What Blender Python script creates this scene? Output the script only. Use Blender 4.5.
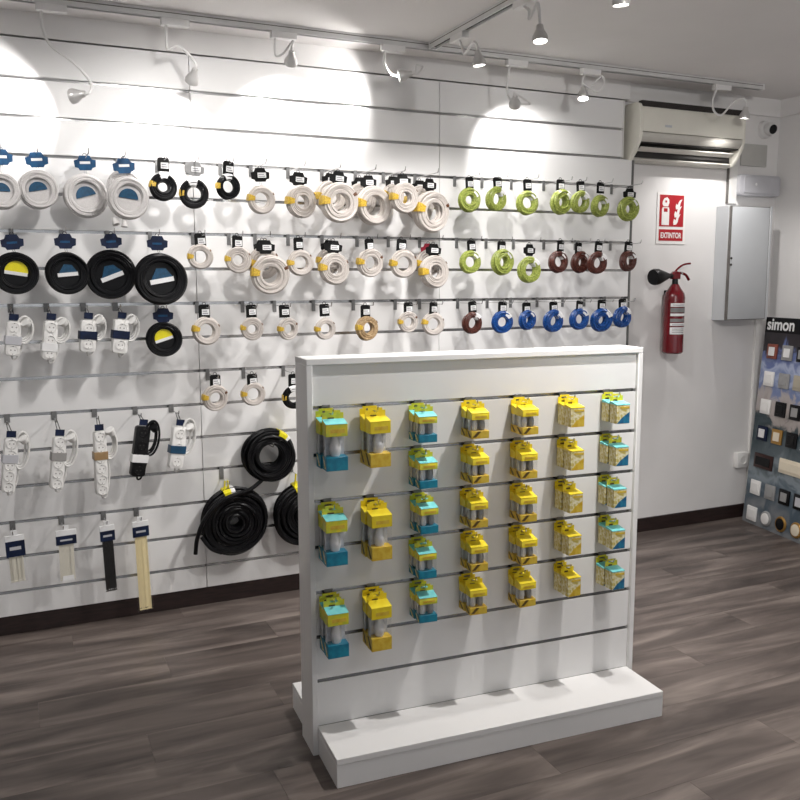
import bpy, bmesh, math, random
from mathutils import Vector, Matrix
PI = math.pi
for o in list(bpy.data.objects): bpy.data.objects.remove(o)
S = bpy.context.scene
COL = S.collection

# ------------------------------------------------------------------ camera
CAM = Vector((-0.0174, -3.8445, 1.4778)); YAW, PIT, ROL = 0.4271, -0.1365, -0.0033
F = Vector((math.sin(YAW)*math.cos(PIT), math.cos(YAW)*math.cos(PIT), math.sin(PIT)))
R0 = Vector((math.cos(YAW), -math.sin(YAW), 0)); U0 = R0.cross(F)
RR = R0*math.cos(ROL) + U0*math.sin(ROL); UU = -R0*math.sin(ROL) + U0*math.cos(ROL)
cd = bpy.data.cameras.new('camera'); cam = bpy.data.objects.new('camera', cd); COL.objects.link(cam)
cd.sensor_width = 36; cd.lens = 858.38*36/800; cd.clip_start = 0.05
cam.matrix_world = Matrix(((RR.x, UU.x, -F.x, CAM.x), (RR.y, UU.y, -F.y, CAM.y), (RR.z, UU.z, -F.z, CAM.z), (0, 0, 0, 1)))
S.camera = cam
# ------------------------------------------------------------------ world (daylight that enters by the open shop front behind the camera)
w = bpy.data.worlds.new('world'); S.world = w; w.use_nodes = True
WB = w.node_tree.nodes['Background']; WB.inputs[0].default_value = (0.93, 0.96, 1.0, 1); WB.inputs[1].default_value = 1.05
vs = S.view_settings
vs.view_transform = 'Standard'; vs.look = 'None'; vs.gamma = 1; vs.use_curve_mapping = False; vs.exposure = 0.0
WASH, ROOM = 15.0, 42.0          # watts of the wall-side spots and of the room spots

# ------------------------------------------------------------------ materials
MATS = {}
def mat(name, col, rough=0.5, metal=0.0, noise=0.0, nscale=20, bump=0.0, spec=0.5, col2=None, emit=None, alpha=1.0, coat=0.0, stretch=(1, 1, 1)):
    if name in MATS: return MATS[name]
    m = bpy.data.materials.new(name); m.use_nodes = True; nt = m.node_tree; b = nt.nodes['Principled BSDF']
    b.inputs['Base Color'].default_value = (*col, 1); b.inputs['Roughness'].default_value = rough
    b.inputs['Metallic'].default_value = metal; b.inputs['Specular IOR Level'].default_value = spec
    b.inputs['Coat Weight'].default_value = coat; b.inputs['Alpha'].default_value = alpha
    if noise or bump or col2:
        tc = nt.nodes.new('ShaderNodeTexCoord'); mp = nt.nodes.new('ShaderNodeMapping'); n = nt.nodes.new('ShaderNodeTexNoise')
        mp.inputs['Scale'].default_value = stretch
        n.inputs['Scale'].default_value = nscale; n.inputs['Detail'].default_value = 4
        nt.links.new(tc.outputs['Object'], mp.inputs[0]); nt.links.new(mp.outputs[0], n.inputs['Vector'])
        r = nt.nodes.new('ShaderNodeValToRGB')
        c2 = col2 or tuple(min(1, c*(1+noise)) for c in col); c1 = col if col2 else tuple(c*(1-noise) for c in col)
        r.color_ramp.elements[0].color = (*c1, 1); r.color_ramp.elements[1].color = (*c2, 1)
        r.color_ramp.elements[0].position = 0.38; r.color_ramp.elements[1].position = 0.62
        nt.links.new(n.outputs['Fac'], r.inputs[0]); nt.links.new(r.outputs[0], b.inputs['Base Color'])
        if bump:
            bp = nt.nodes.new('ShaderNodeBump'); bp.inputs['Strength'].default_value = bump; bp.inputs['Distance'].default_value = 0.002
            nt.links.new(n.outputs['Fac'], bp.inputs['Height']); nt.links.new(bp.outputs[0], b.inputs['Normal'])
    if emit:
        b.inputs['Emission Color'].default_value = (*emit[0], 1); b.inputs['Emission Strength'].default_value = emit[1]
    MATS[name] = m; return m
M_slat = mat('white_laminate', (0.79, 0.785, 0.78), 0.38, noise=0.012, nscale=3)
M_plaster = mat('white_paint', (0.76, 0.745, 0.735), 0.75, noise=0.015, nscale=4, bump=0.05)
M_ceil = mat('ceiling_paint', (0.74, 0.72, 0.71), 0.8, noise=0.02, nscale=2, bump=0.05)
M_rail = mat('aluminium', (0.50, 0.50, 0.50), 0.25, 0.9, noise=0.05, nscale=30)
M_joint = mat('dark_joint', (0.16, 0.15, 0.14), 0.7, noise=0.1)
M_base = mat('dark_wood_base', (0.020, 0.010, 0.009), 0.5, noise=0.3, nscale=12, stretch=(1, 8, 8))
M_stand = mat('stand_white', (0.82, 0.81, 0.80), 0.35, noise=0.01, nscale=3)
M_cordw = mat('white_cord', (0.70, 0.69, 0.67), 0.35, noise=0.03)
M_white = mat('white_plastic', (0.80, 0.79, 0.77), 0.35, noise=0.02)
M_lampw = mat('lamp_white', (0.72, 0.71, 0.70), 0.35, noise=0.02)
M_chrome = mat('chrome_wire', (0.62, 0.62, 0.62), 0.2, 1.0, noise=0.03)
M_plate = mat('grey_hook_plate', (0.20, 0.20, 0.20), 0.4, 0.5, noise=0.05)
M_lens = mat('lamp_lens', (1, 1, 1), 0.3, emit=((1, 0.97, 0.92), 14), noise=0.01)
M_headg = mat('lamp_head_grey', (0.58, 0.57, 0.56), 0.3, 0.4, noise=0.03)
M_trackg = mat('track_grey', (0.62, 0.62, 0.61), 0.4, 0.2, noise=0.03)
M_dark = mat('dark_slot', (0.03, 0.028, 0.026), 0.6, noise=0.1)
M_cream = mat('cream_plastic', (0.78, 0.76, 0.68), 0.35, noise=0.02, nscale=6)
M_acgrey = mat('pale_grey_plastic', (0.60, 0.58, 0.53), 0.4, noise=0.02)
M_steel = mat('grey_cabinet_paint', (0.56, 0.58, 0.60), 0.4, noise=0.015, nscale=5)
M_lgrey = mat('light_grey_plastic', (0.50, 0.50, 0.53), 0.35, noise=0.02)
M_box = mat('warm_grey_plastic', (0.48, 0.475, 0.45), 0.5, noise=0.02)
M_red = mat('red_gloss', (0.13, 0.003, 0.008), 0.25, noise=0.05, coat=0.4)
M_signred = mat('sign_red', (0.40, 0.010, 0.018), 0.45, noise=0.03)
M_signw = mat('sign_white', (0.82, 0.80, 0.78), 0.5, noise=0.01)
M_blackp = mat('black_plastic', (0.005, 0.005, 0.006), 0.4, noise=0.2, spec=0.25)
M_blackc = mat('black_cable', (0.0035, 0.0035, 0.0045), 0.36, noise=0.2, spec=0.25)
M_whitec = mat('white_cable', (0.54, 0.495, 0.46), 0.4, noise=0.06, coat=0.1)
M_whiter = mat('white_reel_cable', (0.56, 0.54, 0.53), 0.4, noise=0.05, coat=0.1)
M_greenc = mat('yellow_green_cable', (0.19, 0.24, 0.035), 0.35, col2=(0.38, 0.43, 0.11), nscale=9)
M_brownc = mat('brown_cable', (0.035, 0.010, 0.007), 0.35, col2=(0.12, 0.035, 0.025), nscale=9)
M_bluec = mat('blue_cable', (0.004, 0.030, 0.14), 0.3, col2=(0.014, 0.09, 0.34), nscale=9)
M_tanc = mat('tan_cable', (0.30, 0.19, 0.09), 0.35, col2=(0.50, 0.37, 0.22), nscale=9)
M_tagk = mat('black_card', (0.004, 0.004, 0.004), 0.55, noise=0.2, spec=0.2)
M_tagb = mat('blue_card', (0.004, 0.035, 0.10), 0.5, col2=(0.008, 0.075, 0.18), nscale=25, spec=0.3)
M_tagn = mat('navy_card', (0.003, 0.007, 0.026), 0.5, col2=(0.005, 0.014, 0.05), nscale=25, spec=0.3)
M_tagg = mat('grey_card', (0.20, 0.20, 0.20), 0.5, noise=0.05)
M_tagr = mat('red_card', (0.30, 0.01, 0.03), 0.5, noise=0.1)
M_paper = mat('white_paper', (0.78, 0.78, 0.78), 0.6, noise=0.03)
M_print = mat('grey_print', (0.22, 0.22, 0.24), 0.6, noise=0.1)
M_yel = mat('yellow_tape', (0.42, 0.25, 0.02), 0.4, col2=(0.72, 0.50, 0.06), nscale=25)
M_yelb = mat('bright_yellow_card', (0.78, 0.68, 0.01), 0.4, noise=0.05)
M_btape = mat('brown_tape', (0.10, 0.035, 0.01), 0.5, noise=0.2)
M_teal = mat('teal_blue_card', (0.004, 0.055, 0.12), 0.45, noise=0.2, nscale=8)
M_sock = mat('socket_shadow_sleeve_grey', (0.30, 0.29, 0.28), 0.5, noise=0.05)  # grey stands in for shade in the pin holes; one card sleeve shares it
M_ivory2 = mat('pale_ties', (0.66, 0.63, 0.54), 0.45, noise=0.05, nscale=60, stretch=(8, 1, 0.5))
M_ivory = mat('ivory_ties', (0.86, 0.74, 0.44), 0.45, noise=0.06, nscale=60, stretch=(8, 1, 0.5))
M_blackt = mat('black_ties', (0.008, 0.008, 0.008), 0.4, noise=0.2)
def plastic(name, a, tint=(1, 1, 1)):
    m = bpy.data.materials.new(name); m.use_nodes = True; nt = m.node_tree
    out = nt.nodes['Material Output']; b = nt.nodes['Principled BSDF']
    b.inputs['Base Color'].default_value = (*tint, 1); b.inputs['Roughness'].default_value = 0.12
    t = nt.nodes.new('ShaderNodeBsdfTransparent'); mx = nt.nodes.new('ShaderNodeMixShader'); mx.inputs[0].default_value = a
    nt.links.new(t.outputs[0], mx.inputs[1]); nt.links.new(b.outputs[0], mx.inputs[2]); nt.links.new(mx.outputs[0], out.inputs[0])
    return m
def glossy_film(name, a):
    m = plastic(name, a); nt = m.node_tree; g = nt.nodes.new('ShaderNodeBsdfGlossy'); g.inputs['Roughness'].default_value = 0.15
    mx = [n for n in nt.nodes if n.type == 'MIX_SHADER'][0]; nt.links.new(g.outputs[0], mx.inputs[2]); return m
M_clear = glossy_film('clear_blister', 0.10)
M_bag = glossy_film('clear_bag', 0.05)
# pack prints
M_py = mat('pack_yellow', (0.80, 0.60, 0.012), 0.4, col2=(0.86, 0.70, 0.03), nscale=40)
M_pyg = mat('pack_yellow_green', (0.55, 0.60, 0.05), 0.4, col2=(0.80, 0.66, 0.03), nscale=45)
M_pgold = mat('pack_gold', (0.62, 0.38, 0.02), 0.4, col2=(0.72, 0.52, 0.06), nscale=60)
M_pteal = mat('pack_teal', (0.004, 0.17, 0.28), 0.4, col2=(0.01, 0.26, 0.38), nscale=40)
M_pcyan = mat('pack_cyan', (0.16, 0.62, 0.66), 0.4, col2=(0.24, 0.72, 0.72), nscale=40)
M_pblue = mat('pack_blue', (0.01, 0.10, 0.24), 0.4, col2=(0.02, 0.2, 0.34), nscale=60)
M_pspeck = mat('pack_speckled', (0.58, 0.47, 0.10), 0.45, col2=(0.84, 0.79, 0.58), nscale=110)
M_pstripe = mat('pack_dark_stripe', (0.10, 0.06, 0.01), 0.5, noise=0.1)
M_card = mat('silver_card', (0.55, 0.56, 0.58), 0.4, noise=0.12, nscale=50)
M_bulb = mat('bulb_white', (0.80, 0.80, 0.80), 0.3, noise=0.02)
M_bulbg = mat('bulb_grey', (0.36, 0.37, 0.38), 0.35, noise=0.1, nscale=60)

def floor_material():
    m = bpy.data.materials.new('wood_laminate'); m.use_nodes = True; nt = m.node_tree; b = nt.nodes['Principled BSDF']; L = nt.links.new
    tc = nt.nodes.new('ShaderNodeTexCoord'); oi = nt.nodes.new('ShaderNodeObjectInfo')
    off = nt.nodes.new('ShaderNodeVectorMath'); off.operation = 'ADD'
    sc = nt.nodes.new('ShaderNodeVectorMath'); sc.operation = 'SCALE'; sc.inputs[0].default_value = (37, 17, 0)
    L(oi.outputs['Random'], sc.inputs['Scale']); L(tc.outputs['Object'], off.inputs[0]); L(sc.outputs[0], off.inputs[1])
    mp = nt.nodes.new('ShaderNodeMapping'); mp.inputs['Scale'].default_value = (0.85, 6.5, 1); L(off.outputs[0], mp.inputs[0])
    n1 = nt.nodes.new('ShaderNodeTexNoise'); n1.inputs['Scale'].default_value = 1.6; n1.inputs['Detail'].default_value = 5; n1.inputs['Roughness'].default_value = 0.55; n1.inputs['Distortion'].default_value = 0.6
    L(mp.outputs[0], n1.inputs['Vector'])
    r = nt.nodes.new('ShaderNodeValToRGB'); e = r.color_ramp.elements
    e[0].position = 0.30; e[0].color = (0.048, 0.037, 0.033, 1); e[1].position = 0.74; e[1].color = (0.235, 0.196, 0.172, 1)
    x = e.new(0.5); x.color = (0.110, 0.088, 0.078, 1)
    L(n1.outputs['Fac'], r.inputs[0])
    mr = nt.nodes.new('ShaderNodeMapRange'); mr.inputs['To Min'].default_value = 0.92; mr.inputs['To Max'].default_value = 1.08; L(oi.outputs['Random'], mr.inputs['Value'])
    hs = nt.nodes.new('ShaderNodeHueSaturation'); L(r.outputs[0], hs.inputs['Color']); L(mr.outputs[0], hs.inputs['Value']); L(hs.outputs[0], b.inputs['Base Color'])
    b.inputs['Roughness'].default_value = 0.42; b.inputs['Specular IOR Level'].default_value = 0.4
    bp = nt.nodes.new('ShaderNodeBump'); bp.inputs['Strength'].default_value = 0.15; bp.inputs['Distance'].default_value = 0.001
    L(n1.outputs['Fac'], bp.inputs['Height']); L(bp.outputs[0], b.inputs['Normal'])
    return m
M_floor = floor_material()
def collage_material():
    m = bpy.data.materials.new('poster_print'); m.use_nodes = True; nt = m.node_tree; b = nt.nodes['Principled BSDF']; L = nt.links.new
    tc = nt.nodes.new('ShaderNodeTexCoord'); n = nt.nodes.new('ShaderNodeTexNoise'); n.inputs['Scale'].default_value = 8; n.inputs['Detail'].default_value = 5; n.inputs['Distortion'].default_value = 1.0
    L(tc.outputs['Object'], n.inputs['Vector'])
    sep = nt.nodes.new('ShaderNodeSeparateXYZ'); L(tc.outputs['Object'], sep.inputs[0])
    bands = nt.nodes.new('ShaderNodeValToRGB'); bands.color_ramp.interpolation = 'EASE'; e = bands.color_ramp.elements
    mrz = nt.nodes.new('ShaderNodeMapRange'); mrz.inputs['From Max'].default_value = 1.27; L(sep.outputs['Z'], mrz.inputs['Value'])
    e[0].position = 0.0; e[0].color = (0.20, 0.21, 0.22, 1); e[1].position = 1.0; e[1].color = (0.010, 0.010, 0.012, 1)
    for p, c in ((0.16, (0.07, 0.10, 0.13)), (0.27, (0.22, 0.26, 0.29)), (0.36, (0.08, 0.105, 0.12)), (0.48, (0.025, 0.045, 0.055)), (0.53, (0.36, 0.32, 0.30)), (0.60, (0.42, 0.38, 0.37)), (0.66, (0.16, 0.21, 0.38)), (0.74, (0.38, 0.43, 0.58)), (0.80, (0.12, 0.16, 0.34)), (0.86, (0.03, 0.025, 0.03))):
        k = e.new(p); k.color = (*c, 1)
    add = nt.nodes.new('ShaderNodeMath'); add.operation = 'MULTIPLY_ADD'; add.inputs[1].default_value = 0.42; sub = nt.nodes.new('ShaderNodeMath'); sub.operation = 'SUBTRACT'; sub.inputs[1].default_value = 0.21
    L(n.outputs['Fac'], add.inputs[0]); L(mrz.outputs[0], add.inputs[2]); L(add.outputs[0], sub.inputs[0]); L(sub.outputs[0], bands.inputs[0])
    L(bands.outputs[0], b.inputs['Base Color']); b.inputs['Roughness'].default_value = 0.3
    return m
M_poster = collage_material()

# ------------------------------------------------------------------ mesh helpers
class MB:
    def __init__(s): s.v = []; s.f = []
    def add(s, vs_, fs):
        n = len(s.v); s.v += [tuple(v) for v in vs_]; s.f += [tuple(i+n for i in f) for f in fs]; return s
    def box(s, x0, x1, y0, y1, z0, z1):
        return s.add([(x0,y0,z0),(x1,y0,z0),(x1,y1,z0),(x0,y1,z0),(x0,y0,z1),(x1,y0,z1),(x1,y1,z1),(x0,y1,z1)],
                     [(0,3,2,1),(4,5,6,7),(0,1,5,4),(1,2,6,5),(2,3,7,6),(3,0,4,7)])
    def prism(s, poly, axis, a, b):           # poly in the two other axes (xz for 'y', yz for 'x', xy for 'z'), any winding
        def P(p, t):
            return {'y': (p[0], t, p[1]), 'x': (t, p[0], p[1]), 'z': (p[0], p[1], t)}[axis]
        n = len(poly)
        return s.add([P(p, a) for p in poly] + [P(p, b) for p in poly],
                     [tuple(range(n)), tuple(range(2*n-1, n-1, -1))] + [(i, i+n, (i+1) % n+n, (i+1) % n) for i in range(n)])
    def tube(s, path, r, n=6, closed=False, r2=None):
        P = [Vector(p) for p in path]; m = len(P); vs_ = []; up = None
        for i in range(m):
            if closed: t = P[(i+1) % m]-P[i-1]
            else: t = P[min(i+1, m-1)]-P[max(i-1, 0)]
            t = t.normalized() if t.length > 1e-9 else Vector((0, 0, 1))
            if up is None:
                up = t.orthogonal().normalized()
            up = (up - t*up.dot(t)); up = up.normalized() if up.length > 1e-6 else t.orthogonal().normalized()
            bi = t.cross(up); rr = r if r2 is None else r+(r2-r)*i/(m-1)
            vs_ += [P[i]+(up*math.cos(2*PI*k/n)+bi*math.sin(2*PI*k/n))*rr for k in range(n)]
        fs = []
        for i in range(m if closed else m-1):
            j = (i+1) % m
            fs += [(i*n+k, i*n+(k+1) % n, j*n+(k+1) % n, j*n+k) for k in range(n)]
        if not closed: fs += [tuple(range(n-1, -1, -1)), tuple((m-1)*n+k for k in range(n))]
        return s.add(vs_, fs)
    def cyl(s, p0, p1, r0, r1=None, n=20):
        return s.tube([p0, p1], r0, n, r2=r0 if r1 is None else r1)
    def lathe(s, prof, n=24, M=None):          # prof: (r, z) list, around local z
        vs_ = []; M = M or Matrix.Identity(4)
        for r, z in prof: vs_ += [M @ Vector((max(r, 1e-5)*math.cos(2*PI*k/n), max(r, 1e-5)*math.sin(2*PI*k/n), z)) for k in range(n)]
        m = len(prof); fs = [(i*n+k, i*n+(k+1) % n, (i+1)*n+(k+1) % n, (i+1)*n+k) for i in range(m-1) for k in range(n)]
        fs += [tuple(range(n-1, -1, -1)), tuple((m-1)*n+k for k in range(n))]
        return s.add(vs_, fs)
    def mesh(s, name, m, bevel=0, seg=1, smooth=True):
        me = bpy.data.meshes.new(name); me.from_pydata(s.v, [], s.f)
        bm = bmesh.new(); bm.from_mesh(me)
        bmesh.ops.recalc_face_normals(bm, faces=bm.faces)
        if bevel:
            bmesh.ops.bevel(bm, geom=[e for e in bm.edges if len(e.link_faces) == 2 and e.calc_face_angle(0) > 0.5], offset=bevel, segments=seg, profile=0.5, affect='EDGES')
        bm.to_mesh(me); bm.free(); me.materials.append(m)
        if smooth:
            me.shade_smooth(); me.set_sharp_from_angle(angle=math.radians(38))
        return me
    def build(s, name, m, parent=None, loc=(0, 0, 0), rot=(0, 0, 0), **k):
        return link(name, s.mesh(name, m, **k), parent, loc, rot)
def link(name, me, parent=None, loc=(0, 0, 0), rot=(0, 0, 0), scale=None):
    o = bpy.data.objects.new(name, me); COL.objects.link(o); o.location = loc; o.rotation_euler = rot
    if scale: o.scale = scale
    if parent: o.parent = parent
    return o
def tag(o, label, cat, group=None):
    o['label'] = label; o['category'] = cat
    if group: o['group'] = group
    return o
def thing(name, label, cat, loc=(0, 0, 0), rot=(0, 0, 0), group=None):
    o = bpy.data.objects.new(name, None); COL.objects.link(o); o.location = loc; o.rotation_euler = rot; o.empty_display_size = 0.05
    return tag(o, label, cat, group)
def struct(o): o['kind'] = 'structure'; return o
def bez(p0, p1, p2, p3, n=14):
    p0, p1, p2, p3 = map(Vector, (p0, p1, p2, p3))
    return [p0*(1-t)**3+p1*3*t*(1-t)**2+p2*3*t*t*(1-t)+p3*t**3 for t in (i/n for i in range(n+1))]
def smooth_path(pts, n=6):
    P = [Vector(p) for p in pts]; out = []
    for i in range(len(P)-1):
        a, b, c, d = P[max(i-1, 0)], P[i], P[i+1], P[min(i+2, len(P)-1)]
        for k in range(n):
            t = k/n
            out.append(0.5*((2*b)+(c-a)*t+(2*a-5*b+4*c-d)*t*t+(3*b-a-3*c+d)*t**3))
    return out+[P[-1]]
ORD = ['', 'first', 'second', 'third', 'fourth', 'fifth', 'sixth', 'seventh', 'eighth', 'ninth', 'tenth']

# ------------------------------------------------------------------ room shell
XL, XR, YB, YF, ZC = -1.9, 4.29, 0.08, -7.0, 2.54
floor = struct(MB().box(XL, XR, YF, YB, -0.06, -0.012).build('floor', M_dark))
rnd = random.Random(5)
plank_mesh = {}
PW, PL = 0.192, 1.26
def plank(L):
    L = round(L, 2)
    if L not in plank_mesh: plank_mesh[L] = MB().box(0.0002, L-0.0002, 0.0002, PW-0.0002, -0.012, 0).mesh('plank', M_floor, bevel=0.0003)
    return plank_mesh[L]
y = YB; row = 0
while y-PW > -5.4:
    y -= PW; x = XL - (row*0.47 % PL); row += 1
    while x < XR:
        a, b = max(x, XL), min(x+PL, XR)
        if b-a > 0.05: link('plank', plank(b-a), floor, (a, y, 0))
        x += PL
link('plank', MB().box(0, XR-XL, 0, y-YF, -0.012, 0).mesh('plank', M_floor), floor, (XL, YF, 0))
struct(MB().box(XL, XR, YF, YB+0.1, ZC, ZC+0.1).build('ceiling', M_ceil))
wall = struct(MB().box(XL-0.1, XR+0.1, YB, YB+0.1, -0.06, ZC).build('wall_back', M_plaster))
struct(MB().box(XR, XR+0.1, YF, YB, -0.06, ZC).build('wall_right', M_plaster))
struct(MB().box(XL-0.1, XL, YF, YB, -0.06, ZC).build('wall_left', M_plaster))
# shop front behind the viewer: piers, lintel and sill around a glazed opening
struct(MB().box(XL, XR, YF-0.1, YF, -0.06, 0.35).box(XL, XR, YF-0.1, YF, 2.35, ZC).box(XL, XL+0.35, YF-0.1, YF, 0.35, 2.35).box(XR-0.35, XR, YF-0.1, YF, 0.35, 2.35).build('wall_front', M_plaster))
struct(MB().box(-1.65, 3.12, 0.004, 0.016, 0, 0.083).build('baseboard_back', M_base, bevel=0.002))
struct(MB().box(3.138, XR-0.012, YB-0.012, YB, 0, 0.083).build('baseboard_corner', M_base, bevel=0.002))
struct(MB().box(XR-0.012, XR, YF, YB-0.012, 0, 0.083).build('baseboard_right', M_base, bevel=0.002))
# cornice
prof = [(0.0, ZC), (0.055, ZC), (0.055, ZC-0.02), (0.035, ZC-0.05), (0.02, ZC-0.075), (0.02, ZC-0.09), (0.0, ZC-0.09)]
struct(MB().prism([(YB-a, b) for a, b in prof], 'x', 3.10, XR).build('trim_1', M_plaster))
struct(MB().prism([(XR-a, b) for a, b in prof], 'y', YF, YB-0.02).build('trim_2', M_plaster))
struct(MB().box(XL, 3.10, 0.004, YB, 2.446, ZC).build('trim_3', M_plaster))     # fascia above the slat panels

# slat panels: slats with aluminium lined grooves between them
ZT, ZB, GP, GH = 2.438, 0.083, 0.15, 0.0125
slat_cache = {}
def slats(x0, x1, zlo, zhi, parent):
    L = round(x1-x0-0.0024, 4)
    key = (L, round(zhi-zlo, 4))
    if key not in slat_cache: slat_cache[key] = MB().box(0, L, 0, 0.018, 0, zhi-zlo).mesh('slat', M_slat, bevel=0.0012)
    link('slat', slat_cache[key], parent, (x0+0.0012, 0, zlo))
panelling = struct(MB().box(-1.64, 3.05, 0.03, YB, ZB+0.004, ZT-0.004).box(3.05, 3.12, 0.03, YB, ZB+0.004, 2.13).build('wall_panelled', M_joint))
PAN = [(-1.651, -0.451), (-0.451, 0.749), (0.749, 1.949), (1.949, 3.125)]
for pi, (x0, x1) in enumerate(PAN):
    for k in range(16):
        hi = ZT-GP*k-(GH/2 if k else 0); lo = ZT-GP*(k+1)+GH/2 if k < 15 else ZB
        xe = 3.055 if (pi == 3 and k < 2) else x1
        slats(x0, xe, lo, hi, panelling)
        if k < 15:
            zc = ZT-GP*(k+1)
            rl = MB().box(x0+0.002, xe-0.002, 0.016, 0.022, zc-GH/2-0.004, zc+GH/2+0.004)
            rl.box(x0+0.002, xe-0.002, 0.0005, 0.016, zc-GH/2-0.0003, zc-GH/2+0.0012)
            link('groove_rail', rl.mesh('groove_rail', M_rail), panelling)
M_edge = mat('grey_edge_trim', (0.13, 0.13, 0.125), 0.5, noise=0.05)
link('edge_trim', MB().box(3.1255, 3.137, -0.002, YB, ZB, 2.13).mesh('edge_trim', M_edge), panelling)
link('end_trim', MB().box(3.055, 3.062, -0.002, YB, 2.14, ZT).mesh('end_trim', M_white, bevel=0.001), panelling)

# ------------------------------------------------------------------ light tracks and spots
ZTR = ZC
def track(name, p0, p1, label):
    p0, p1 = Vector(p0), Vector(p1); d = (p1-p0); L = d.length; ang = math.atan2(d.y, d.x)
    t = thing(name, label, 'light track', p0, (0, 0, ang))
    MB().box(0, L, -0.018, 0.018, -0.010, 0).build('track_body', M_trackg, t)
    MB().box(0, L, -0.018, -0.011, -0.030, -0.010).box(0, L, 0.011, 0.018, -0.030, -0.010).build('side_rail', M_trackg, t, bevel=0.001)
    for sg in (-1, 1): MB().box(0, L, sg*0.0181-0.0004, sg*0.0181+0.0004, -0.0125, -0.009).build('side_groove', M_joint, t)
    MB().box(0, L, -0.0112, 0.0112, -0.022, -0.010).build('conductor_slot', M_dark, t)
    MB().box(-0.012, 0, -0.019, 0.019, -0.031, 0).build('end_cap', M_lampw, t, bevel=0.001)
    MB().box(L, L+0.012, -0.019, 0.019, -0.031, 0).build('end_cap', M_lampw, t, bevel=0.001)
TY, TX = -0.225, 1.785
track('light_track', (-1.6, TY, ZTR), (3.80, TY, ZTR), 'long light track on the ceiling running along the slat wall')
track('light_track', (TX, TY-0.032, ZTR), (TX, -5.2, ZTR), 'light track on the ceiling running square out from the slat wall')
track('light_track', (TX-0.032, -1.18, ZTR), (-1.6, -1.18, ZTR), 'side light track on the ceiling between the room and the slat wall')
def lamp(mount, neck, head, aim, watts, label, cone=95, blend=0.25, axis='x', size=0.022):
    """mount on the track; neck = list of points; head = centre of head; aim = point lit"""
    m = Vector(mount); h = Vector(head); d = (Vector(aim)-h).normalized()
    t = thing('track_spotlight', label, 'spotlight', m, group='gooseneck spots on the light tracks')
    def L(p): return Vector(p)-m
    if axis == 'x': MB().box(-0.055, 0.055, -0.017, 0.017, -0.032, 0).build('track_adapter', M_lampw, t, bevel=0.003, seg=2)
    else: MB().box(-0.017, 0.017, -0.055, 0.055, -0.032, 0).build('track_adapter', M_lampw, t, bevel=0.003, seg=2)
    start = m+Vector((-0.035 if axis == 'x' else 0, 0, -0.03)); back = h-d*0.03
    path = smooth_path([start]+[Vector(p) for p in neck]+[back-d*0.02, back], 8)
    MB().tube([L(p) for p in path], 0.0055, 8).build('gooseneck', M_lampw, t)
    Q = d.to_track_quat('Z', 'Y').to_matrix().to_4x4(); Q.translation = h-m
    MB().lathe([(0.008, -0.034), (0.012, -0.032), (0.014, -0.016), (0.024, 0.002), (0.028, 0.012), (0.028, 0.026), (0.025, 0.028), (0.024, 0.024)], 24, Q).build('lamp_head', M_headg, t)
    MB().lathe([(0.0235, 0.020), (0.0235, 0.0245), (0.016, 0.0262), (0.0, 0.0268)], 20, Q).build('lens', M_lens, t)
    ld = bpy.data.lights.new('spot_bulb', 'SPOT'); ld.energy = watts; ld.spot_size = math.radians(cone); ld.spot_blend = blend; ld.shadow_soft_size = size; ld.color = (1.0, 0.97, 0.945)
    lo = bpy.data.objects.new('spot_bulb', ld); COL.objects.link(lo); lo.parent = t
    lo.matrix_local = Matrix.Translation(h-m+d*0.031) @ d.to_track_quat('-Z', 'Y').to_matrix().to_4x4()
    return t
zt = ZTR-0.024
W_ = WASH
lamp((0.20, TY, zt), [(0.165, TY, 2.43), (0.19, TY-0.02, 2.36), (0.27, TY-0.03, 2.30), (0.325, TY-0.03, 2.235)], (0.275, -0.255, 2.185), (-0.10, 0.0, 2.12), W_, 'gooseneck spot with a long drooping arm above the blue-tagged white reels', 98)
lamp((0.655, TY, zt), [(0.62, TY, 2.43), (0.625, TY, 2.395), (0.66, TY-0.01, 2.41), (0.70, TY-0.02, 2.38)], (0.715, -0.25, 2.295), (0.66, 0.0, 2.02), W_, 'hook-necked spot above the small black coils', 96)
lamp((1.10, TY, zt), [(1.062, TY, 2.44), (1.07, TY, 2.415), (1.10, TY-0.005, 2.43), (1.135, TY-0.02, 2.475)], (1.125, -0.25, 2.405), (1.17, 0.0, 2.12), W_, 'short upturned spot above the tops of the white coils', 105)
lamp((1.60, TY, zt), [(1.562, TY, 2.43), (1.60, TY-0.01, 2.385), (1.70, TY-0.03, 2.395), (1.735, TY-0.03, 2.43), (1.70, TY-0.03, 2.43)], (1.645, -0.255, 2.385), (1.18, -0.07, 2.27), W_*0.9, 'loop-necked spot beside the track junction', 132, 0.4)
lamp((2.24, TY, zt), [(2.192, TY, 2.42), (2.195, TY, 2.35), (2.22, TY-0.02, 2.315), (2.30, TY-0.03, 2.315)], (2.215, -0.255, 2.318), (2.36, 0.0, 2.12), W_*1.15, 'spot bent back on itself above the first green coils', 104, 0.5)
lamp((2.665, TY, zt), [(2.62, TY, 2.45), (2.63, TY, 2.41), (2.68, TY-0.01, 2.44), (2.72, TY-0.02, 2.48), (2.73, TY-0.03, 2.44), (2.68, TY-0.04, 2.40)], (2.60, -0.26, 2.385), (2.30, -0.75, 0.6), W_*1.2, 'twisted spot next to the air conditioner', 80)
lamp((3.52, TY, zt), [(3.462, TY, 2.43), (3.475, TY, 2.375), (3.53, TY, 2.36), (3.60, TY-0.01, 2.43), (3.66, TY-0.02, 2.45)], (3.67, -0.25, 2.375), (3.66, -0.08, 1.2), W_*1.7, 'wavy-necked spot in front of the air conditioner', 120, 0.6)
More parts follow.
